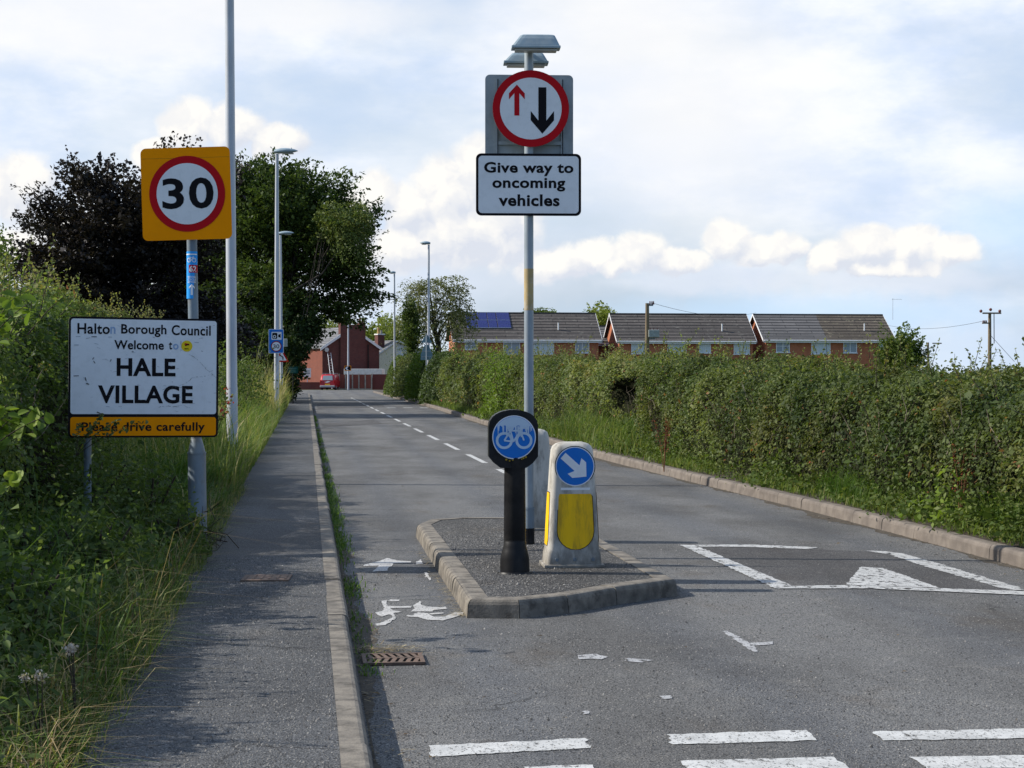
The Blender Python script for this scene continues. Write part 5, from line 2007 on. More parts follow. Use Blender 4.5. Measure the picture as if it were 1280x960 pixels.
def hedge(name, label, cat, line, width, side, dens, lsize, mat, seed, lump=1.0, shoots=60, zbase=0.1, tint_shift=0.0, carve=None, core=True, face_lean=.12,
          group=None, top_round=.5, shoot_len=(.2, .55), back=True, bright=None):
    """line: list of (x, y, height) along the front foot; side +1 when the hedge lies at larger x than its front"""
    Pn = np.array([(p[0], p[1], p[2]) for p in line], float)
    seg = np.linalg.norm(np.diff(Pn[:, :2], axis=0), axis=1)
    cum = np.concatenate([[0], np.cumsum(seg)])
    Ltot = cum[-1]
    r = root(name, label, cat, (float(Pn[0, 0]), float(Pn[0, 1]), 0), 0, group)
    loc = (float(Pn[0, 0]), float(Pn[0, 1]), 0)

    def surf(t, q):
        """t metres along, q 0..1 round the section: 0 front foot, .55 front shoulder, 1 back of the top; 1..1.4 down the back"""
        x = np.interp(t, cum, Pn[:, 0])
        y = np.interp(t, cum, Pn[:, 1])
        h = np.interp(t, cum, Pn[:, 2])
        e = .5
        dx = np.interp(np.minimum(t + e, Ltot), cum, Pn[:, 0]) - np.interp(np.maximum(t - e, 0), cum, Pn[:, 0])
        dy = np.interp(np.minimum(t + e, Ltot), cum, Pn[:, 1]) - np.interp(np.maximum(t - e, 0), cum, Pn[:, 1])
        n = np.hypot(dx, dy)
        nx, ny = dy / n * side, -dx / n * side      # into the hedge
        # superellipse section
        ang = np.pi * np.clip(q, 0, 1.0)
        ca, sa = np.cos(ang), np.sin(ang)
        ex = .45
        u = width / 2 * (1 - np.sign(ca) * np.abs(ca) ** ex * 1.0)
        zf = np.abs(sa) ** ex
        z = zbase + (h - zbase) * zf
        u = u + face_lean * zf * (h * .3)
        nn = np.stack([-nx * ca, -ny * ca, sa + .15], 1)
        # ends round off
        endk = np.minimum(t, Ltot - t)
        rk = np.clip(endk / .8, 0, 1) ** .5
        z = zbase + (z - zbase) * (.35 + .65 * rk)
        P = np.stack([x + nx * u, y + ny * u, z], 1)
        return P, unit(nn)
    hm = Pn[:, 2].mean()
    area = Ltot * (hm * (2 if back else 1.25) + width)
    n = int(area * dens)
    t = rng.uniform(0, Ltot, n)
    q = rng.uniform(0.0, 1.0 if back else .72, n)
    # even out the section: superellipse crowds its corners
    P, nn = surf(t, q)
    off = shrub_noise(P, seed) * lump
    depth = rng.exponential(.10, n)
    P = P + nn * (off - depth)[:, None] + rng.normal(0, .03, (n, 3))
    nn2 = unit(nn * .7 + rng.normal(0, .62, (n, 3)) + np.array([0, 0, .35]))
    clump = vnoise(P, .55, seed + 5)
    clump2 = vnoise(P, 2.6, seed + 6)
    tint = .12 + .36 * rng.random(n) ** 1.1 + .60 * (clump - .38) + .36 * (clump2 - .5) + tint_shift
    keep = P[:, 2] > zbase - .02
    gapn = vnoise(P, 1.5, seed + 11) * .6 + vnoise(P, 3.8, seed + 12) * .4
    keep &= (rng.random(n) < np.clip((gapn - .27) * 6, .08, 1))
    if carve is not None:
        for (cx, cy, cz, rx, ry, rz_) in carve:
            keep &= ((P[:, 0] - cx) / rx) ** 2 + ((P[:, 1] - cy) / ry) ** 2 + ((P[:, 2] - cz) / rz_) ** 2 > 1
    rare = rng.random(n) < .012
    tint = np.where(rare, .97 + .03 * rng.random(n), np.minimum(tint, .93))
    sz = lsize * rng.lognormal(0, .28, n)
    P, nn2, tint, sz = P[keep], nn2[keep], tint[keep], sz[keep]
    # shoots standing out of the top and face
    tw = MB()
    SP, SN, ST, SS = [P], [nn2], [tint], [sz]
    for k in range(shoots):
        tt = rng.uniform(.3, Ltot - .3)
        qq = np.clip(rng.normal(.48, .12), .15, .95)
        p0, n0 = surf(np.array([tt]), np.array([qq]))
        p0 = p0[0] + n0[0] * (shrub_noise(p0, seed)[0] * lump - .12)
        d = n0[0] * .5 + np.array([0, 0, .9]) + rng.normal(0, .3, 3)
        d /= np.linalg.norm(d)
        ln = rng.uniform(*shoot_len)
        bend = rng.normal(0, .18, 3) * ln
        m = int(max(5, ln / (lsize * .42)))
        s_ = np.linspace(0.1, 1, m)
        pts = p0 + d * (s_ * ln)[:, None] + bend * (s_ ** 2)[:, None]
        if ln > .25:
            tw.tube([tuple(v - np.array(loc)) for v in (p0, p0 + d * ln * .5 + bend * .25, p0 + d * ln + bend)], [.006, .004, .002], M_twig, 4, caps=False)
        SP.append(pts + rng.normal(0, lsize * .35, (m, 3)))
        SN.append(unit(rng.normal(0, 1, (m, 3)) + np.array([0, 0, .5])))
        ST.append(np.clip(.45 + .35 * rng.random(m) + tint_shift, 0, .93))
        SS.append(lsize * rng.uniform(.7, 1.15, m))
    for k in range(int(shoots * .5)):
        # woody stems showing in the face
        tt, qq = rng.uniform(.3, Ltot - .3), rng.uniform(.02, .14)
        p0, n0 = surf(np.array([tt]), np.array([qq]))
        p0 = p0[0] + n0[0] * (shrub_noise(p0, seed)[0] * lump - .02)
        d = np.array([rng.normal(0, .4), rng.normal(0, .8), 1.0]) * rng.uniform(.12, .34)
        tw.tube([tuple(v - np.array(loc)) for v in (p0, p0 + d * .5 + rng.normal(0, .03, 3), p0 + d + n0[0] * .05)], [.0055, .0045, .002], M_stem if k % 3 else M_twig, 4, caps=False)
    leaves('foliage', np.concatenate(SP), np.concatenate(SN), np.concatenate(SS), np.concatenate(ST), mat, r, loc)
    if tw.v:
        tag(tw.build('twigs', r), kind='stuff')
    if core:  # added solid core blocks the light; its dark colour stands for inner shade
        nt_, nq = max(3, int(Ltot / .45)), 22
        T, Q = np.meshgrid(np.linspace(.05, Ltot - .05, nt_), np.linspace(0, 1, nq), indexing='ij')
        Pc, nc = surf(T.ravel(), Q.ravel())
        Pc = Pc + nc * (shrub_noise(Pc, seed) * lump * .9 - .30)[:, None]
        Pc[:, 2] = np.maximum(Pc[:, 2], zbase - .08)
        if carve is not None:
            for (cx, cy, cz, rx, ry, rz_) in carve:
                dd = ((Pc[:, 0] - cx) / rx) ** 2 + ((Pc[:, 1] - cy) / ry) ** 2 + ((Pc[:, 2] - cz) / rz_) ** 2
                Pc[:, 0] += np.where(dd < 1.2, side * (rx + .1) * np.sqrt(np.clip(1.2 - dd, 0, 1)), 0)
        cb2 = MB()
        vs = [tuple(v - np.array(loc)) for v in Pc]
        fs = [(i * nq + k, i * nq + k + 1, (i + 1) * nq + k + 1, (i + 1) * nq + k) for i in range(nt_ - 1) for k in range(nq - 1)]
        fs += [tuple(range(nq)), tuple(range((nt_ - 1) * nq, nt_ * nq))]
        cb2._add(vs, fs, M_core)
        cb2.build('dark_core', r)
    return r


# right hedge: front foot follows the kerb
def rline(y0, y1, off, hfun, step=1.5):
    n = max(2, int((y1 - y0) / step))
    return [(rkx(y) + (off(y) if callable(off) else off), y, hfun(y)) for y in np.linspace(y0, y1, n)]


hR = lambda y: float(np.interp(y, [8, 16, 20, 23, 27, 31, 36, 45, 55, 80, 95], [1.46, 1.48, 1.54, 1.60, 1.74, 1.80, 1.80, 1.86, 1.98, 2.2, 2.4]))
offR = lambda y: float(np.interp(y, [8, 14, 18, 22, 27, 31, 32.5, 34, 40, 60, 95], [.50, .45, .40, .42, .45, .40, 1.0, 1.35, 1.1, .6, .4]))
gpt = at(790, 500, 33.0)
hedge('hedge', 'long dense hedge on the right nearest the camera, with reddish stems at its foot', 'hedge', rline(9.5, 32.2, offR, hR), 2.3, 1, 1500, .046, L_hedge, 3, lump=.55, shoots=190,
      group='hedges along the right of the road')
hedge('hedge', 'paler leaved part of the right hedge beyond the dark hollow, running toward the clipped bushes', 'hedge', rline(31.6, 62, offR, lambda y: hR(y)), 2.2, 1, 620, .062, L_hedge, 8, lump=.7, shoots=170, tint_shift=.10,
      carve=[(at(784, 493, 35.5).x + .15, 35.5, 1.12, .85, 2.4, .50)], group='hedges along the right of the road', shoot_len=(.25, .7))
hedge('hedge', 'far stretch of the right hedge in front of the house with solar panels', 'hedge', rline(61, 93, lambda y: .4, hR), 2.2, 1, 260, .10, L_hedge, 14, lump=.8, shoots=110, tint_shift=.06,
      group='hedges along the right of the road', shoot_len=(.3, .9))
# yellow-green bush standing at the near edge of the hollow and bright hazel further on


def bush(name, label, c, rad, n, lsize, mat, seed, cat='bush', zb=0.1, lump=.8, shoots=14, group=None, tint_shift=0.0, stems=5):
    """free-standing shrub: leaves in a lumpy dome, a few stems"""
    r = root(name, label, cat, (c[0], c[1], zb), 0, group)
    loc = (c[0], c[1], zb)
    d = unit(rng.normal(size=(n, 3)))
    d[:, 2] = np.abs(d[:, 2]) * 1.0 - .12
    base = np.array([c[0], c[1], zb + rad[2] * .12])
    rr_ = rng.random(n) ** .28
    k = 1 + shrub_noise(d * 1.6 + seed, seed) * lump
    P = base + d * np.array(rad) * (rr_ * k)[:, None]
    P[:, 2] = np.maximum(P[:, 2], zb + .02)
    nn = unit(d * .6 + rng.normal(0, .6, (n, 3)) + np.array([0, 0, .3]))
    tint = .22 + .5 * rng.random(n) + .4 * (vnoise(P, 1.7 / max(rad[0], .3), seed + 3) - .5) + tint_shift
    SP, SN, ST, SS = [P], [nn], [np.clip(tint, 0, .93)], [lsize * rng.lognormal(0, .25, n)]
    tw = MB()
    for i in range(shoots):
        dd = unit(rng.normal(size=(1, 3)) * np.array([1, 1, .4]) + np.array([0, 0, .9]))[0]
        p0 = base + dd * np.array(rad) * .8
        ln = rng.uniform(.25, .6) * rad[2]
        m = int(max(5, ln / lsize * 1.6))
        s_ = np.linspace(0, 1, m)
        SP.append(p0 + (dd + rng.normal(0, .2, 3)) * (s_ * ln)[:, None] + rng.normal(0, lsize * .4, (m, 3)))
        SN.append(unit(rng.normal(size=(m, 3)) + np.array([0, 0, .4])))
        ST.append(.5 + .4 * rng.random(m))
        SS.append(lsize * rng.uniform(.7, 1.1, m))
    leaves('foliage', np.concatenate(SP), np.concatenate(SN), np.concatenate(SS), np.concatenate(ST), mat, r, loc)
    for i in range(stems):
        a = 2 * math.pi * i / stems
        e = (rad[0] * .6 * math.cos(a), rad[1] * .6 * math.sin(a), rad[2] * .85)
        tw.tube([(0.04 * math.cos(a), .04 * math.sin(a), -.05), (e[0] * .4, e[1] * .4, e[2] * .5), e], [.022, .016, .006], M_twig, 6)
    if tw.v:
        tw.build('stems', r)
    return r


p = gp(838, 575, .12)
bush('shrub', 'yellow-green shrub bulging out of the hedge just right of the dark hollow', (p.x + .62, p.y + .4), (.62, 1.6, 1.55), 7500, .05, L_bright, 21, tint_shift=-.25, shoots=24)
p = at(620, 470, 55)
bush('shrub', 'brighter yellow-green shrub in the hedge just left of the tall sign post', (rkx(55) + .8, 55), (.8, 1.6, 2.1), 3000, .08, L_bright, 23, tint_shift=-.12)
p = at(575, 470, 74)
bush('shrub', 'light green shrub topping the far hedge below the house with solar panels', (rkx(76) + 1.2, 76), (1.0, 2.0, 2.55), 2600, .10, L_mid, 24)
p = at(1128, 430, 62)
RB = p
# clipped bushes at the far right of the road
for k, (px, Y, w_, hgt, lab, mt) in enumerate(((548, 84, 1.3, 2.55, 'tall dark bush next to the back of the triangle sign', L_dark), (527, 94, 1.35, 3.0, 'clipped rounded green hedge bush left of the triangle sign back', L_bright),
                                             (509, 106, 1.5, 2.7, 'dark clipped hedge bush behind the rounded one', L_hedge), (494.5, 119, 1.15, 2.75, 'farthest clipped green bush at the bend, beside the brown fence', L_mid))):
    q_ = at(px, 480, Y)
    bush('clipped_bush', lab, (q_.x + .3, q_.y), (w_ * .95, w_ * 2.6, hgt), 11000, .11, mt, 31 + k, group='clipped bushes at the bend', lump=.25, shoots=4, tint_shift=-.12)

# left hedge
hL = lambda y: float(np.interp(y, [6, 9, 12, 16, 20, 24, 30, 45, 62], [1.55, 1.72, 1.88, 2.08, 2.32, 2.52, 2.8, 2.95, 2.8]))
xL = lambda y: float(np.interp(y, [6, 9, 12, 14, 17, 20, 24, 28, 34, 62], [-2.0, -2.1, -2.05, -1.85, -1.95, -2.3, -2.9, -3.6, -4.3, -4.0]))
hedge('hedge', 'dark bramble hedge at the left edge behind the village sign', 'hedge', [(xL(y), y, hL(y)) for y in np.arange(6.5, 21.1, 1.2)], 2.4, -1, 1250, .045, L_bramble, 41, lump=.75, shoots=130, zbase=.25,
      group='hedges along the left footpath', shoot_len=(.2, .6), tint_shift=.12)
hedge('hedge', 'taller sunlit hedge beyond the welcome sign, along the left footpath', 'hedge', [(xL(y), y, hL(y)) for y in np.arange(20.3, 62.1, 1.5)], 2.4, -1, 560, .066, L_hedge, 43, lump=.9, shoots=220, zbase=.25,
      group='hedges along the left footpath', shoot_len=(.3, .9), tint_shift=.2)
for k, (x, y, w_, h_, lab, mt) in enumerate(((-1.95, 38, .8, 1.75, 'loose green bush between the two nearest lamp posts on the left', L_mid), (-1.75, 47, .75, 1.7, 'leafy bush left of the speed camera lamp post', L_mid),
                                           (-2.1, 57, .9, 1.9, 'bush at the foot of the dark trees', L_dark))):
    bush('shrub', lab, (x, y), (w_, w_ * 2.6, h_), 4200, .07, mt, 51 + k, zb=.2, group='bushes on the left verge', shoots=18)


# ------------------------------------------------------------------ trees
def tree(name, label, base, trunk_h, trunk_r, lobes, clumps, per, lsize, mat, seed, bark=None, spread=.55, flat_=.55, cat='tree', group=None, droop=0.0, limbs=26, tint_shift=0.0, strands=0, strand_len=(1, 2.5), inner=.35):
    """lobes: (centre Vector, (rx, ry, rz)); leaves in flattened sprays round branch tips inside the lobes"""
    bark = bark or M_bark
    r = root(name, label, cat, tuple(base), 0, group)
    loc = tuple(base)
    vol = np.array([a[1][0] * a[1][1] * a[1][2] for a in lobes]) ** .72
    pick = rng.choice(len(lobes), clumps, p=vol / vol.sum())
    Cn = np.array([tuple(a[0]) for a in lobes])[pick]
    Rd = np.array([a[1] for a in lobes])[pick]
    d = unit(rng.normal(size=(clumps, 3)))
    rr_ = inner + (1 - inner) * rng.random(clumps) ** .55
    rr_ = rr_ * (1 + (vnoise(d * 2 + pick[:, None] * 3.1, 1.6, seed) - .5) * .5)
    tips = Cn + d * Rd * rr_[:, None]
    # each spray: leaves in a flattened disc that points outward from the trunk
    out = unit(tips - np.array([base[0], base[1], np.mean(Cn[:, 2]) - 1.0]))
    out[:, 2] = out[:, 2] * .6 - droop
    out = unit(out)
    k = np.repeat(np.arange(clumps), per)
    n = len(k)
    sp = spread * np.repeat(rng.uniform(.55, 1.35, clumps), per)
    au = rng.uniform(-.75, 1.0, n)
    along = au * sp * 2.0
    tap = np.clip(1.15 - .85 * np.abs(au - .1), .12, 1)
    cl_ = lambda v: np.clip(v, -1.7, 1.7)
    side_v = unit(np.cross(out, np.array([0, 0, 1.0]) + rng.normal(0, .25, (clumps, 3))))
    upv = unit(np.cross(side_v, out))
    lat = cl_(rng.normal(0, 1, n)) * sp * .62 * tap
    ver = cl_(rng.normal(0, 1, n)) * sp * flat_ * .5 * tap
    P = tips[k] + out[k] * along[:, None] + side_v[k] * lat[:, None] + upv[k] * ver[:, None]
    P[:, 2] -= droop * np.abs(along) * .5
    nn = unit(upv[k] * .9 + rng.normal(0, .55, (n, 3)))
    ctint = rng.random(clumps) * .45
    tint = .12 + ctint[k] + .38 * rng.random(n) + .25 * (vnoise(P, .35, seed + 4) - .5) + tint_shift
    SP, SN, ST, SS = [P], [nn], [tint], [lsize * rng.lognormal(0, .25, n)]
    if strands:
        ii = rng.integers(0, clumps, strands)
        for i in ii:
            ln = rng.uniform(*strand_len)
            m = int(ln / lsize * 1.5)
            s_ = np.linspace(0, 1, m)
            o2 = out[i].copy()
            o2[2] = 0
            pts = tips[i] + o2 * (np.sqrt(s_) * ln * .28)[:, None] + np.array([0, 0, -1]) * (s_ * ln)[:, None] + rng.normal(0, lsize * .5, (m, 3))
            SP.append(pts)
            SN.append(unit(rng.normal(size=(m, 3)) * np.array([1, 1, .4])))
            ST.append(np.full(m, .3) + .4 * rng.random(m) + tint_shift)
            SS.append(lsize * rng.uniform(.6, 1.0, m))
    P = np.concatenate(SP)
    ok = P[:, 2] > base[2] + .1
    leaves('crown', P[ok], np.concatenate(SN)[ok], np.concatenate(SS)[ok], np.clip(np.concatenate(ST)[ok], 0, 1), mat, r, loc)
    tb = MB()
    B = Vector(base)
    zt = max(l[0][2] + l[1][2] * .5 for l in lobes) - base[2]
    ax = [Vector((0, 0, -.2)), Vector((.05, 0, trunk_h * .5)), Vector((0, .05, trunk_h))]
    cen = sum((Vector(l[0]) for l in lobes), Vector()) / len(lobes) - B
    ax += [ax[-1].lerp(Vector((cen.x, cen.y, zt * .75)), .6), Vector((cen.x * 1.1, cen.y * 1.1, zt * .92))]
    tb.tube([tuple(v) for v in ax], [trunk_r * 1.25, trunk_r, trunk_r * .8, trunk_r * .5, trunk_r * .12], bark, 12)
    for i in rng.choice(clumps, min(limbs, clumps), replace=False):
        t = Vector(tips[i]) - B
        f = min(max((t.z / max(zt, .1)) * .75, .3), .92)
        fa = rng.uniform(.25, .85)
        a = Vector((cen.x * fa * .8, cen.y * fa * .8, max(trunk_h * .8, min(zt * fa, t.z * .8))))
        mid = a.lerp(t, .55) + Vector((0, 0, .12 * (t - a).length * (1 if droop <= 0 else 1.5)))
        tb.tube([tuple(a), tuple(mid), tuple(t)], [trunk_r * .24, trunk_r * .13, trunk_r * .04], bark, 6)
    tb.build('trunk', r)
    return r


def lobe(px, py, Y, rx, ry, rdepth=None):
    q = Y / FPX
    return (at(px, py, Y), (rx * q, (rdepth if rdepth else rx * q), ry * q))


# copper beech on the left
Yb = 66.0
beech = [lobe(150, 290, Yb, 80, 62, 3.2), lobe(95, 330, Yb - 1, 62, 58, 2.6), lobe(215, 300, Yb + .5, 62, 75, 2.8), lobe(145, 390, Yb, 115, 62, 3.4), lobe(60, 270, Yb - .5, 34, 26, 1.2),
         lobe(118, 235, Yb, 44, 26, 1.5), lobe(210, 235, Yb, 44, 38, 1.6), lobe(262, 235, Yb + 1.0, 26, 40, 1.2), lobe(45, 330, Yb, 34, 20, 1.2), lobe(240, 420, Yb, 70, 60, 2.6)]
pb = at(165, 480, Yb)
tree('copper_beech', 'copper beech tree with dark purple-brown leaves behind the 30 sign', (pb.x, pb.y, 0), 2.2, .26, beech, 1500, 56, .15, L_beech, 61, spread=.42, flat_=.6, limbs=60, inner=.2)
# the big dark tree leaning over the footpath
Yd = 94.0
dk = [lobe(345, 270, Yd, 70, 50, 3.0), lobe(300, 300, Yd + 2, 60, 80, 3.0), lobe(395, 310, Yd, 62, 68, 3.0), lobe(430, 285, Yd, 34, 38, 1.5), lobe(432, 340, Yd - 1, 32, 36, 1.8), lobe(325, 390, Yd - 2, 42, 80, 2.2),
      lobe(370, 385, Yd - 1, 32, 36, 2.0), lobe(290, 400, Yd, 55, 80, 3.0), lobe(350, 235, Yd, 40, 26, 1.5), lobe(454, 368, Yd, 14, 14, .8), lobe(428, 385, Yd - 1, 26, 22, 1.4), lobe(415, 240, Yd, 26, 18, 1.0), lobe(310, 240, Yd, 30, 24, 1.2)]
pd = at(352, 500, Yd)
tree('broadleaf_tree', 'big dark green tree leaning over the end of the footpath behind the lamp posts', (pd.x, pd.y, 0), 2.6, .34, dk, 1900, 56, .19, L_dark, 63, spread=.55, flat_=.7, limbs=50, inner=.25)
# birch sprays on its right shoulder
bs2 = [lobe(425, 275, Yd - 4, 34, 26, 1.3), lobe(447, 275, Yd - 4, 14, 14, .8)]
tree('weeping_birch', 'birch with hanging twigs at the right shoulder of the big dark tree', (pd.x + .1, pd.y - 3, 0), 5.5, .09, bs2, 120, 36, .14, L_dark, 65, spread=.35, droop=.5, strands=110, strand_len=(.8, 2.2), limbs=8, tint_shift=.3)
# ivy-clad dark mass under the crowns, left of the road's end
dm = [lobe(352, 452, 88, 16, 44, 1.2), lobe(368, 440, 90, 15, 32, 1.0), lobe(362, 475, 90, 9, 26, .8), lobe(384, 412, 91, 16, 20, 1.0), lobe(335, 455, 86, 20, 42, 1.3), lobe(356, 470, 90, 8, 28, .8), lobe(318, 440, 88, 26, 50, 1.6)]
pm = at(352, 500, 88)
tree('holly_tree', 'almost black evergreen under the big tree at the end of the footpath', (pm.x, pm.y, 0), 1.0, .2, dm, 800, 52, .16, L_dark, 67, spread=.36, limbs=14, tint_shift=-.2, inner=.1)
# mass filling behind, between beech and dark tree
bk = [lobe(255, 360, 104, 60, 95, 3.2), lobe(190, 420, 104, 80, 60, 3.2), lobe(70, 430, 104, 80, 50, 3.0), lobe(285, 275, 104, 40, 55, 2.2)]
pk = at(240, 500, 104)
tree('broadleaf_tree', 'dark tree filling the gap between the copper beech and the tall lamp post', (pk.x, pk.y, 0), 2.0, .3, bk, 1100, 50, .21, L_dark, 69, spread=.6, limbs=20, inner=.2)
tr_l = [lobe(-6, 330, 45, 22, 28, .8), lobe(-10, 395, 45, 26, 40, 1.0), lobe(8, 350, 45, 10, 8, .3)]
pl_ = at(-10, 500, 45)
tree('young_tree', 'twiggy green tree cut by the left edge of the picture', (pl_.x, pl_.y, 0), 1.6, .1, tr_l, 150, 30, .09, L_mid, 71, spread=.28, limbs=20)

# round bush behind the right hedge
rb = [lobe(1128, 437, 62, 24, 24, .8), lobe(1140, 447, 62, 18, 20, .7), lobe(1116, 448, 62, 16, 18, .7), lobe(1128, 462, 62, 30, 24, .9)]
tree('round_bush', 'round green bush standing up behind the hedge beside the right-hand house', (RB.x, RB.y, 0), .9, .09, rb, 260, 40, .095, L_mid, 77, cat='bush', spread=.22, limbs=14, inner=.2, tint_shift=-.05)
# birch right of the road
Yw = 118.0
bi = [lobe(548, 385, Yw, 42, 40, 2.2), lobe(575, 400, Yw, 24, 36, 1.6), lobe(520, 390, Yw, 24, 42, 1.6), lobe(560, 355, Yw, 26, 14, 1.2), lobe(525, 358, Yw, 16, 12, 1.0), lobe(500, 400, Yw, 12, 22, .9)]
pw = at(549, 490, Yw)
tree('weeping_birch', 'sparse weeping birch on the right of the road before the solar house', (pw.x, pw.y, 0), 3.4, .17, bi, 430, 28, .13, L_birch, 73, bark=M_bark, spread=.32, droop=.55, strands=330, strand_len=(.6, 1.8), limbs=36, inner=.2)
co = [lobe(515, 425, 112, 10, 38, .8), lobe(512, 400, 112, 7, 22, .6)]
pc_ = at(514, 490, 112)
tree('conifer', 'narrow dark conifer in front of the weeping birch', (pc_.x, pc_.y, 0), .8, .14, co, 200, 44, .13, L_dark, 75, spread=.28, limbs=10, inner=.1)
# distant trees
for k, (px, py, rx, ry, lab, mt, Y) in enumerate(((466, 425, 24, 22, 'sunny green tree between the dark gable house and the white house', L_pale, 215), (490, 418, 14, 14, 'small green tree top behind the white house', L_pale, 225),
                                                (410, 412, 30, 14, 'tree top showing above the slate roof behind the dark gable house', L_pale, 230), (750, 399, 13, 9, 'green tree top between the first two brick houses', L_pale, 205), (676, 398, 12, 4, 'thin tree top above the ridge of the solar house', L_mid, 205))):
    q_ = at(px, 487, Y)
    ps_ = [lobe(px, py, Y, rx, ry, 3.0), lobe(px - rx * .4, py + ry * .8, Y, rx * .7, ry * .9, 2.4), lobe(px + rx * .4, py + ry, Y, rx * .7, ry, 2.4)]
    tree('background_tree', lab, (q_.x, q_.y, 0), 2.5, .25, ps_, 150, 44, .30, mt, 81 + k, spread=.7, limbs=12, group='trees behind the houses')


# ------------------------------------------------------------------ grass and weeds
def stuff(o, label=None):
    return tag(o, label, None, None, 'stuff')


def gzl(x):
    return 0.10 + np.maximum(0, PATH_L - x) * .13


def grass_patch(name, x0, x1, y0, y1, n, h, w_, lean, mat, edge=None, tint=(.1, .75), hvar=.35, zf=gzl, cl=.8):
    x = rng.uniform(0, 1, n)
    y = y0 + (y1 - y0) * rng.random(n)
    xa = np.array([edge(v) for v in y]) if edge else np.full(n, x0)
    X_ = xa + (x1 - x0) * (x ** 1.0) if edge else x0 + (x1 - x0) * x
    Pp = np.stack([X_, y, np.zeros(n)], 1)
    g = vnoise(Pp, cl, 91)
    g2 = vnoise(Pp, cl * 3.5, 93)
    keep = rng.random(n) < np.clip((g - .12) * 1.8 + (g2 - .5) * .8 + .15, .05, 1)
    Pp, g, g2, y, X_ = Pp[keep], g[keep], g2[keep], y[keep], X_[keep]
    m = len(Pp)
    Pp[:, 2] = zf(X_) - .01
    hh = h * rng.lognormal(0, hvar, m) * (.55 + .75 * g)
    tt = tint[0] + (tint[1] - tint[0]) * rng.random(m) + .25 * (g2 - .5)
    return Pp, hh, np.full(m, w_) * rng.uniform(.6, 1.3, m), lean * rng.uniform(.3, 1.5, m), np.clip(tt, 0, 1)


def cat_(*a):
    return [np.concatenate(q) for q in zip(*a)]


near = cat_(grass_patch('g', -2.2, PATH_L + .04, 4.8, 11, 12000, .20, .008, 1.1, L_grass, tint=(.0, .95)), grass_patch('g', -2.5, PATH_L + .03, 11, 22, 20000, .24, .009, 1.0, L_grass, tint=(.0, .92)),
            grass_patch('g', -1.2, PATH_L + .10, 4.8, 22, 9000, .13, .006, 1.3, L_grass, tint=(.4, 1.0)))
stuff(blades('verge_grass', *near, L_grass))
far = cat_(grass_patch('g', -4.6, PATH_L + .05, 20, 45, 46000, .50, .012, .6, L_grass, tint=(.3, .95)), grass_patch('g', -4.2, PATH_L + .05, 45, 80, 24000, .60, .02, .5, L_grass, tint=(.35, .98)),
           grass_patch('g', -1.7, PATH_L - .05, 50, 72, 5000, .95, .018, .35, L_grass, tint=(.75, 1.0)))
stuff(blades('verge_grass', *far, L_grass))
# lush tufts beside the path
tufts = []
for (x, y, n, h) in ((-1.5, 11.2, 420, .42), (-1.35, 9.6, 380, .40), (-1.75, 12.6, 420, .45), (-1.3, 8.4, 300, .36), (-1.6, 9.0, 320, .42), (-1.85, 10.6, 380, .45), (-1.15, 12.4, 260, .3), (-1.55, 7.4, 300, .40), (-1.35, 24, 400, .5), (-1.5, 28, 420, .55), (-1.25, 32, 400, .5), (-1.35, 20, 420, .5), (-1.2, 17.5, 350, .4), (-1.5, 36, 400, .6), (-1.3, 43, 400, .6)):
    m = int(n * (.55 if y < 15 else 1.8))
    Pq = np.stack([x + rng.normal(0, .17, m), y + rng.normal(0, .28, m), np.zeros(m)], 1)
    Pq[:, 0] = np.minimum(Pq[:, 0], PATH_L - .02)
    Pq[:, 2] = gzl(Pq[:, 0]) - .01
    tufts.append((Pq, h * rng.lognormal(0, .25, m), np.full(m, .0095 if y < 15 else .013), 1.0 * rng.uniform(.3, 1.4, m), rng.random(m)))
stuff(blades('grass_tufts', *cat_(*tufts), L_lush))
# dry stalks leaning over the path
n = 230
y = np.concatenate([rng.uniform(5.2, 14.5, 110), rng.uniform(14.5, 40, 120)])
Pq = np.stack([PATH_L - rng.uniform(-.03, .9, n) ** 1.0, y, np.zeros(n)], 1)
Pq[:, 2] = gzl(Pq[:, 0])
stuff(blades('dry_stalks', Pq, rng.uniform(.18, .45, n), np.full(n, .0045), rng.uniform(.3, 1.2, n), rng.random(n), L_straw))

# low leafy weeds on both verges, as loose cover
def weeds(name, spots, mat, lsize, seed):
    SP, SN, SS, ST = [], [], [], []
    for (x, y, z, r_, h_, n) in spots:
        d = rng.normal(0, 1, (n, 3)) * np.array([r_ * .5, r_ * .7, 0])
        hgt = np.abs(rng.normal(.45, .35, n)) * h_ * np.clip(1.15 - (np.hypot(d[:, 0], d[:, 1]) / (r_ * 1.6)), .15, 1.1)
        SP.append(np.array([x, y, z]) + d + np.stack([np.zeros(n), np.zeros(n), hgt], 1))
        SN.append(unit(rng.normal(0, .6, (n, 3)) + np.array([0, -.15, .8])))
        SS.append(lsize * rng.lognormal(0, .35, n))
        ST.append(rng.random(n) * .6 + rng.random() * .4)
    return stuff(leaves(name, np.concatenate(SP), np.concatenate(SN), np.concatenate(SS), np.concatenate(ST), mat))


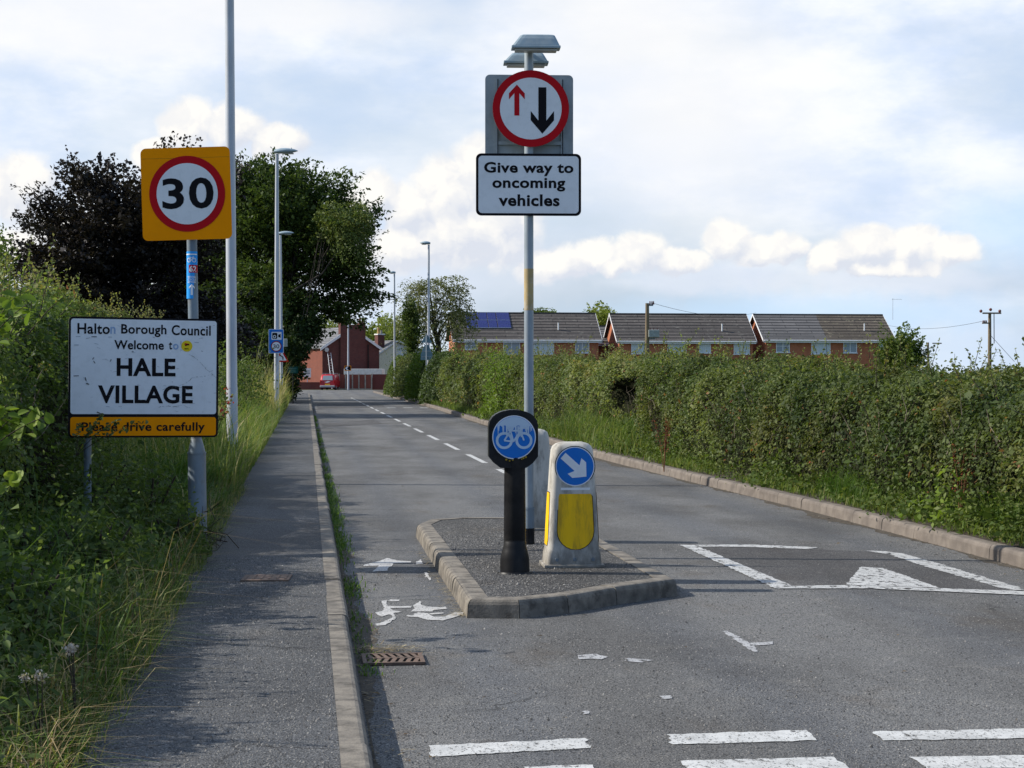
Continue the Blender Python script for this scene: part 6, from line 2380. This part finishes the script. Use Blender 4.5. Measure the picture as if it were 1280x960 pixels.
sp = []
for k in range(70):
    y = rng.uniform(6.5, 30)
    x = -rng.uniform(1.35, 2.6)
    sp.append((x, y, float(gzl(x)), .28, rng.uniform(.3, .9), 130))
for k in range(60):
    y = rng.uniform(5.6, 13)
    x = -rng.uniform(1.0, 1.9)
    sp.append((x, y, float(gzl(x)), .18, rng.uniform(.12, .4), 70))
weeds('verge_weeds', sp, L_bramble, .042, 1)
sp = []
for k in range(190):
    y = 12 + 45 * rng.random() ** 1.6
    sp.append((rkx(y) + rng.uniform(.2, .7), y, .13, rng.uniform(.12, .32), rng.uniform(.15, .65), 100))
weeds('verge_weeds', sp, L_mid, .045, 2)
sp = []
for (px, py) in ((1205, 640), (1180, 655), (1228, 632), (1255, 640), (1120, 600), (1270, 610)):
    p = gp(px, py, .14)
    sp.append((p.x, p.y, .14, .3, .55, 240))
weeds('verge_weeds', sp, L_bright, .05, 3)


def rgrass(y0, y1, n, h, w_, u0, u1, tint):
    y = y0 + (y1 - y0) * rng.random(n)
    u = u0 + (u1 - u0) * rng.random(n)
    X_ = np.array([rkx(v) for v in y]) + u
    Pp = np.stack([X_, y, np.full(n, .125)], 1)
    g = vnoise(Pp, .7, 95)
    keep = rng.random(n) < np.clip((g - .3) * 2.4, .06, 1)
    Pp, g = Pp[keep], g[keep]
    m = len(Pp)
    return Pp, h * rng.lognormal(0, .35, m) * (.4 + g), np.full(m, w_), .75 * rng.uniform(.3, 1.4, m), np.clip(tint[0] + (tint[1] - tint[0]) * rng.random(m), 0, 1)


stuff(blades('right_verge_grass', *cat_(rgrass(10, 30, 16000, .12, .007, .15, .7, (.3, .9)), rgrass(30, 40, 16000, .42, .01, .15, 2.3, (.25, .9)), rgrass(40, 90, 9000, .22, .014, .15, .7, (.2, .85))), L_grass))
tufts = []
for (px, py, n, h) in ((1030, 622, 700, .30), (1045, 628, 500, .28), (1240, 668, 600, .32), (1265, 676, 600, .3), (1180, 652, 450, .3), (770, 548, 900, .5), (780, 556, 900, .5), (756, 548, 800, .5), (800, 565, 500, .35), (1130, 640, 400, .25)):
    p = gp(px, py, .13)
    Pq = np.stack([p.x + .1 + np.abs(rng.normal(0, .22, n)), p.y + rng.normal(0, .4, n), np.full(n, .12)], 1)
    tufts.append((Pq, h * rng.lognormal(0, .25, n), np.full(n, .0075), .8 * rng.uniform(.3, 1.4, n), rng.random(n) * .8))
stuff(blades('grass_tufts', *cat_(*tufts), L_lush))

# green growth and litter in the gutters
n = 9000
y = 9 + 55 * rng.random(n) ** 1.35
X_ = LEFT_S + .01 + np.abs(rng.normal(0, .055, n)) * np.clip(1.2 - y / 90, .4, 1.2)
g = vnoise(np.stack([X_ * 0, y, y * 0], 1), 1.1, 97)
keep = (rng.random(n) < np.clip((g - .30) * 2.6, .04, 1)) & ((y > 12.2) | (rng.random(n) < .22))
Pq = np.stack([X_, y, np.zeros(n)], 1)[keep]
m = len(Pq)
stuff(blades('gutter_grass', Pq, .036 * rng.lognormal(0, .45, m) * np.where(Pq[:, 1] < 14, .7, 1.2), np.full(m, .008), rng.uniform(.3, 1.4, m), rng.random(m), L_lush))


def litter(name, P, size, tint, mat=L_litter, flat_=.12):
    nn = unit(rng.normal(0, flat_, (len(P), 3)) + np.array([0, 0, 1.0]))
    return stuff(leaves(name, P, nn, size, tint, mat, aspect=.5))


n = 2600
y = 7 + 22 * rng.random(n) ** 1.3
k = rng.integers(0, 3, n)
X_ = np.where(k == 0, LEFT_S + np.abs(rng.normal(0, .12, n)), np.where(k == 1, np.array([rkx(v) for v in y]) - np.abs(rng.normal(0, .14, n)), rng.uniform(.4, 5.3, n)))
keep = (k < 2) | (rng.random(n) < .35)
litter('gutter_litter', np.stack([X_, y, np.full(n, .008)], 1)[keep], (.016 * rng.lognormal(0, .4, n))[keep], rng.random(n)[keep])
# straw heap by the drain, straws along the island kerb, chippings on the island
SPts, tl = [], []
dd = gp(478, 815)
m = 150
P1 = np.stack([dd.x + rng.normal(0, .11, m), dd.y + rng.normal(0, .08, m), np.zeros(m) + rng.random(m) * .02], 1)
a0, a1 = gp(583, 772), gp(530, 690)
m2 = 150
t = rng.random(m2) ** 1.5
P2 = np.stack([a0.x + (a1.x - a0.x) * t - np.abs(rng.normal(0, .05, m2)), a0.y + (a1.y - a0.y) * t, np.zeros(m2) + .004], 1)
P3 = np.stack([LEFT_S + np.abs(rng.normal(.05, .06, 60)), rng.uniform(7, 14, 60), np.full(60, .004)], 1)
Ps = np.concatenate([P1, P2, P3])
mm = len(Ps)
ang = rng.normal(0, .6, mm)
ln = rng.uniform(.02, .09, mm)
dv = np.stack([np.cos(ang), np.sin(ang), rng.normal(0, .12, mm)], 1)
sv = np.stack([-np.sin(ang), np.cos(ang), np.zeros(mm)], 1) * .0022
Pz = Ps + np.array([0, 0, .008])
V4 = np.stack([Pz - dv * ln[:, None] / 2 - sv, Pz + dv * ln[:, None] / 2 - sv, Pz + dv * ln[:, None] / 2 + sv, Pz - dv * ln[:, None] / 2 + sv], 1)
stuff(raw_mesh('straw_litter', V4.reshape(-1, 3), np.full(mm, 4), np.arange(4 * mm), L_straw, rng.random(mm)))

# loose chippings: little faceted stones on the island and road edge
def pebbles(name, P, s, mat):
    n = len(P)
    base = np.array([[1, 0, 0], [0, 1, 0], [-1, 0, 0], [0, -1, 0], [0, 0, 1.15], [0, 0, -.8]], float)
    fc = np.array([[0, 1, 4], [1, 2, 4], [2, 3, 4], [3, 0, 4]])
    V_ = P[:, None, :] + (base[None] * rng.uniform(.5, 1.1, (n, 6, 1))) * s[:, None, None]
    lo = (np.arange(n)[:, None, None] * 6 + fc[None]).ravel()
    return stuff(raw_mesh(name, V_.reshape(-1, 3), np.full(n * 4, 3), lo, mat, np.repeat(rng.random(n), 4)))


L_stone = leaf_mat('chipping', [(0, (.045, .045, .044)), (.35, (.080, .078, .075)), (.65, (.15, .146, .138)), (.9, (.21, .20, .185)), (1, (.30, .285, .26))], 0.0, .9, .25)
n = 13000
u, v = rng.random(n), rng.random(n)
x = np.interp(u, [0, 1], [ISL[0].x + .12, ISL[4].x - .1])
y = ISL[0].y + .2 + v * 4.2
pk1 = np.stack([x, y, np.full(n, .116)], 1)
# keep those inside the outline
ins = np.ones(n, bool)
for i in range(len(ISL)):
    a_, c_ = ISL[i], ISL[(i + 1) % len(ISL)]
    cr_ = (c_.x - a_.x) * (y - a_.y) - (c_.y - a_.y) * (x - a_.x)
    ins &= cr_ / math.hypot(c_.x - a_.x, c_.y - a_.y) > .16
g = vnoise(pk1, 1.6, 99)
pk1 = pk1[ins & (rng.random(n) < np.clip(g * 1.6 - .3, .05, 1))]
n2 = 2500
y2 = rng.uniform(6.5, 13.5, n2)
x2 = np.concatenate([rng.uniform(.6, 3.6, n2 - 500), LEFT_S + np.abs(rng.normal(0, .18, 500))])
P2 = np.stack([x2, y2, np.full(n2, .002)], 1)
g = vnoise(P2, .9, 101)
P2 = P2[rng.random(n2) < np.clip(g * 1.8 - .55, .04, 1)]
Pk = np.concatenate([pk1, P2])
# the exposed aggregate of the surfacing near the camera: stones standing a few millimetres proud
n3 = 80000
y3 = 6.3 + 9.5 * rng.random(n3) ** 1.5
x3 = rng.uniform(LEFT_S + .02, 5.6, n3)
P3_ = np.stack([x3, y3, np.full(n3, -.0012)], 1)
w3 = vnoise(P3_, 1.3, 103) * .6 + vnoise(P3_, 4.0, 105) * .4
onisl = np.ones(n3, bool)
for i in range(len(ISL)):
    a_, c_ = ISL[i], ISL[(i + 1) % len(ISL)]
    onisl &= ((c_.x - a_.x) * (y3 - a_.y) - (c_.y - a_.y) * (x3 - a_.x)) / math.hypot(c_.x - a_.x, c_.y - a_.y) > -.01
keep = (~onisl) & (rng.random(n3) < np.clip(w3 * 2.2 - .45, .12, 1))
n4 = 34000
y4 = 4.9 + 9 * rng.random(n4) ** 1.4
P4_ = np.stack([rng.uniform(PATH_L + .02, .12, n4), y4, np.full(n4, .1168)], 1)
w4 = vnoise(P4_, 1.7, 107)
P4_ = P4_[rng.random(n4) < np.clip(w4 * 2 - .3, .15, 1)]
Pa = np.concatenate([P3_[keep], P4_])
pebbles('surface_chippings', Pa, .0047 * rng.lognormal(0, .28, len(Pa)), L_stone)
pebbles('loose_chippings', Pk, .0045 * rng.lognormal(0, .35, len(Pk)), L_stone)

# ------------------------------------------------------------------ single plants close to the camera
def spray(name, label, cat, base, tips, lsize, mat, per=9, seed=0, group=None, tint=(.4, 1), stem=.005):
    """arching stems with pairs of larger leaves"""
    r = root(name, label, cat, tuple(base), 0, group)
    tb = MB()
    SP, SN, SS, ST = [], [], [], []
    for tp in tips:
        a, c = np.array(base, float), np.array(tp, float)
        mid = (a + c) / 2 + np.array([0, 0, .16 * np.linalg.norm(c - a)])
        s_ = np.linspace(0, 1, 10)[:, None]
        pts = (1 - s_) ** 2 * a + 2 * s_ * (1 - s_) * mid + s_ ** 2 * c
        tb.tube([tuple(p - a) for p in pts], list(np.linspace(stem, stem * .4, 10)), M_twig, 5, caps=False)
        for k in range(per):
            f = .35 + .65 * (k + .5) / per
            i = f * 9
            i0 = int(min(i, 8))
            p = pts[i0] + (pts[i0 + 1] - pts[i0]) * (i - i0)
            for sd in (-1, 1):
                SP.append(p + rng.normal(0, lsize * .35, 3) + np.array([0, 0, sd * lsize * .1]))
                SN.append(rng.normal(0, .5, 3) + np.array([.1, -.45, .7]))
                SS.append(lsize * rng.uniform(.7, 1.2))
                ST.append(rng.uniform(*tint))
    big_leaves('foliage', np.array(SP), unit(np.array(SN)), np.array(SS), np.array(ST), mat, r, tuple(base))
    tb.build('stems', r)
    return r


def A(px, py, Y):
    p = at(px, py, Y)
    return (p.x, p.y, p.z)


p = gp(105, 690, .15)
for k_, (px_, py_, w_, h_, lab_) in enumerate(((60, 640, .6, .95, 'tall bramble mound at the left edge under the leafy sprays'), (185, 668, .38, .62, 'bramble clump between the two supports of the welcome sign'),
                                             (25, 745, .40, .52, 'low bramble patch at the left edge above the thistles'), (218, 690, .26, .36, 'small bramble tuft at the foot of the stepped sign post'), (120, 735, .36, .50, 'bramble clump in the grass below the left end of the welcome sign'),
                                             (10, 820, .40, .50, 'bramble patch beside the lower thistles at the left edge'))):
    pp = gp(px_, py_, .2)
    bush('bramble', lab_, (pp.x, pp.y), (w_, w_ * 1.4, h_), int(5200 * w_), .042, L_bramble, 130 + k_, zb=.16, shoots=int(50 * w_), group='bramble clumps on the left verge')
bush('bramble', 'low bramble clump in the shade in front of the welcome sign, over its left post', (p.x - .05, p.y + .4), (.55, .7, .72), 3200, .04, L_bramble, 58, zb=.2, shoots=26, group='bramble clumps on the left verge')
bz = at(-60, 640, 10.2)
spray('bindweed', 'broad bright green leaves reaching in at the left edge, level with the orange strip', 'climbing plant', A(-50, 600, 10.6), [A(55, 522, 10.4), A(30, 512, 10.8), A(10, 505, 10.2), A(62, 518, 10.7)], .085, L_bright, 5, tint=(.3, .9), group='leafy sprays at the left edge')
spray('bindweed', 'pale leaves high at the left edge against the dark trees', 'climbing plant', A(-40, 470, 10.6), [A(35, 380, 10.2), A(10, 400, 10.7), A(20, 370, 10.9), A(0, 440, 10.2)], .08, L_bright, 6, tint=(.2, .8), group='leafy sprays at the left edge')
spray('bindweed', 'pale green leaf sprig at the left edge below the sign', 'climbing plant', A(-30, 660, 9.8), [A(28, 592, 9.8), A(22, 602, 9.6), A(5, 600, 10)], .075, L_bright, 3, tint=(.6, 1), group='leafy sprays at the left edge')
spray('bindweed', 'large rounded leaves low at the left edge above the grass', 'climbing plant', A(-20, 740, 9.0), [A(18, 690, 9.0), A(25, 700, 8.8), A(5, 650, 9.2), A(0, 700, 9)], .09, L_bright, 4, tint=(.1, .6), group='leafy sprays at the left edge')
spray('bramble', 'bramble spray growing across the lower left corner of the village sign', 'bramble', A(95, 570, VD - .25), [A(150, 524, VD - .3), A(130, 517, VD - .32), A(118, 530, VD - .3), A(100, 528, VD - .28), A(185, 528, VD - .2)], .034, L_hedge, 10, tint=(.1, .8), stem=.003)
spray('wild_rose', 'sprig with red and orange hips against the tall lamp post', 'wild rose', A(270, 545, 22.5), [A(290, 493, 22.5), A(280, 498, 22.4), A(285, 510, 22.5), A(277, 505, 22.6)], .05, L_hedge, 7, tint=(.4, .95), stem=.003)
SP = np.array([A(275 + rng.normal(8, 6), 503 + rng.normal(0, 9), 22.3) for k in range(26)])
berries = leaves('hips', SP, unit(rng.normal(size=(26, 3))), rng.uniform(.025, .05, 26), rng.random(26), L_berry, [o for o in scene.objects if o.name == 'wild_rose'][0], A(270, 545, 22.5), aspect=.9)
# dock plants with rust-red seed heads
for k, (px, py, h, lab) in enumerate(((1240, 645, .95, 'rust-red dock seed heads at the foot of the hedge near the right edge'), (1200, 655, .75, 'bent rust-red dock stalk right of the grass tufts under the hedge'), (830, 590, .75, 'rust-coloured dock stalk by the kerb at the yellow-green shrub'), (1262, 640, .9, 'dark red dock seed heads touching the right edge of the picture'))):
    p = gp(px, py, .14)
    r = root('dock_plant', lab, 'weed', (p.x, p.y, .14), 0, 'dock plants under the right hedge')
    tb = MB()
    SP = []
    for s_ in range(4):
        dx, dy = rng.normal(0, .10, 2)
        tb.tube([(0, 0, 0), (dx * .5, dy * .5, h * .6), (dx * 1.4, dy, h)], [.006, .005, .002], M_rust, 5)
        f = rng.uniform(.4, 1, 60)[:, None]
        SP.append(np.array([0, 0, 0]) + np.concatenate([dx * 1.2 * f, dy * f, h * f], 1) + rng.normal(0, .022, (60, 3)))
    SP = np.concatenate(SP) + np.array([p.x, p.y, .14])
    leaves('seed_head', SP, unit(rng.normal(size=(len(SP), 3))), rng.uniform(.015, .032, len(SP)), rng.random(len(SP)), L_rust, r, (p.x, p.y, .14))['kind'] = 'stuff'
    tb.build('stems', r)
# dead flower heads bottom left
for k, (px, py, h, lab) in enumerate(((95, 818, .36, 'pale fluffy thistle heads among the grass at the lower left'), (52, 846, .34, 'lower pair of pale thistle heads near the left bottom corner'))):
    z = .3
    p = gp(px, py, .42)
    r = root('thistle', lab, 'weed', (p.x, p.y, .15), 0, 'thistles in the left verge')
    tb = MB()
    for s_ in range(3):
        dx, dy = rng.normal(0, .03, 2)
        tb.tube([(0, 0, 0), (dx, dy, h * .8)], [.004, .002], M_twig, 5)
        SPp = np.array([p.x + dx, p.y + dy, .15 + h * .8]) + rng.normal(0, .009, (40, 3))
        leaves('flower_head', SPp, unit(rng.normal(size=(40, 3))), rng.uniform(.008, .02, 40), rng.random(40), L_flower, r, (p.x, p.y, .15))
    tb.build('stem', r)
# broad leaves low in the verge grass: dock, nettle and bramble seedlings
def rosettes(name, n, mat, size, seed, x0, x1, y0, y1, hh):
    SP, SN, SS, ST = [], [], [], []
    for k in range(n):
        y = y0 + (y1 - y0) * rng.random()
        x = x0 + (x1 - x0) * rng.random()
        z = float(gzl(x))
        t0 = rng.random() * .5
        h = hh * rng.uniform(.4, 1.3)
        for j in range(int(rng.integers(6, 15))):
            a = rng.uniform(0, 6.28)
            r_ = rng.uniform(.02, .14)
            SP.append((x + r_ * math.cos(a), y + r_ * math.sin(a), z + h * rng.uniform(.2, 1)))
            SN.append((math.cos(a) * .5 + rng.normal(0, .2), math.sin(a) * .5 - .2, .8))
            SS.append(size * rng.uniform(.5, 1.3))
            ST.append(t0 + .5 * rng.random())
    return stuff(big_leaves(name, np.array(SP), unit(np.array(SN)), np.array(SS), np.array(ST), mat, aspect=.6))


rosettes('verge_weeds', 130, L_mid, .06, 1, -2.3, -1.0, 5.2, 15, .30)
rosettes('verge_weeds', 330, L_bramble, .045, 2, -2.1, -.95, 5.2, 16, .42)
# brown dead growth along the footpath edge
n = 2600
y = 5.0 + 19 * rng.random(n) ** 1.2
g = vnoise(np.stack([y * 0, y, y * 0], 1), .9, 111)
Pq = np.stack([PATH_L - np.abs(rng.normal(-.02, .13, n)), y, np.zeros(n)], 1)[rng.random(n) < np.clip(g * 1.9 - .35, .05, 1)]
Pq[:, 2] = gzl(Pq[:, 0])
m = len(Pq)
stuff(blades('dry_grass', Pq, .20 * rng.lognormal(0, .5, m), np.full(m, .005), rng.uniform(.6, 2.0, m), rng.random(m) * .75, L_straw))
# brittle dead twigs in a heap round the foot of the stepped post
tb = MB()
for k in range(90):
    a = rng.uniform(0, 6.28)
    c = np.array([LB.x - .05 + rng.normal(0, .16), LB.y - .15 + rng.normal(0, .22), .16 + abs(rng.normal(0, .10))])
    ln = rng.uniform(.12, .42)
    d = np.array([math.cos(a), math.sin(a), rng.normal(.2, .45)]) * ln / 2
    tb.tube([tuple(c - d), tuple(c + rng.normal(0, .02, 3)), tuple(c + d)], [.004, .0035, .0015], M_twig, 4, caps=False)
stuff(tb.build('dead_twigs'))
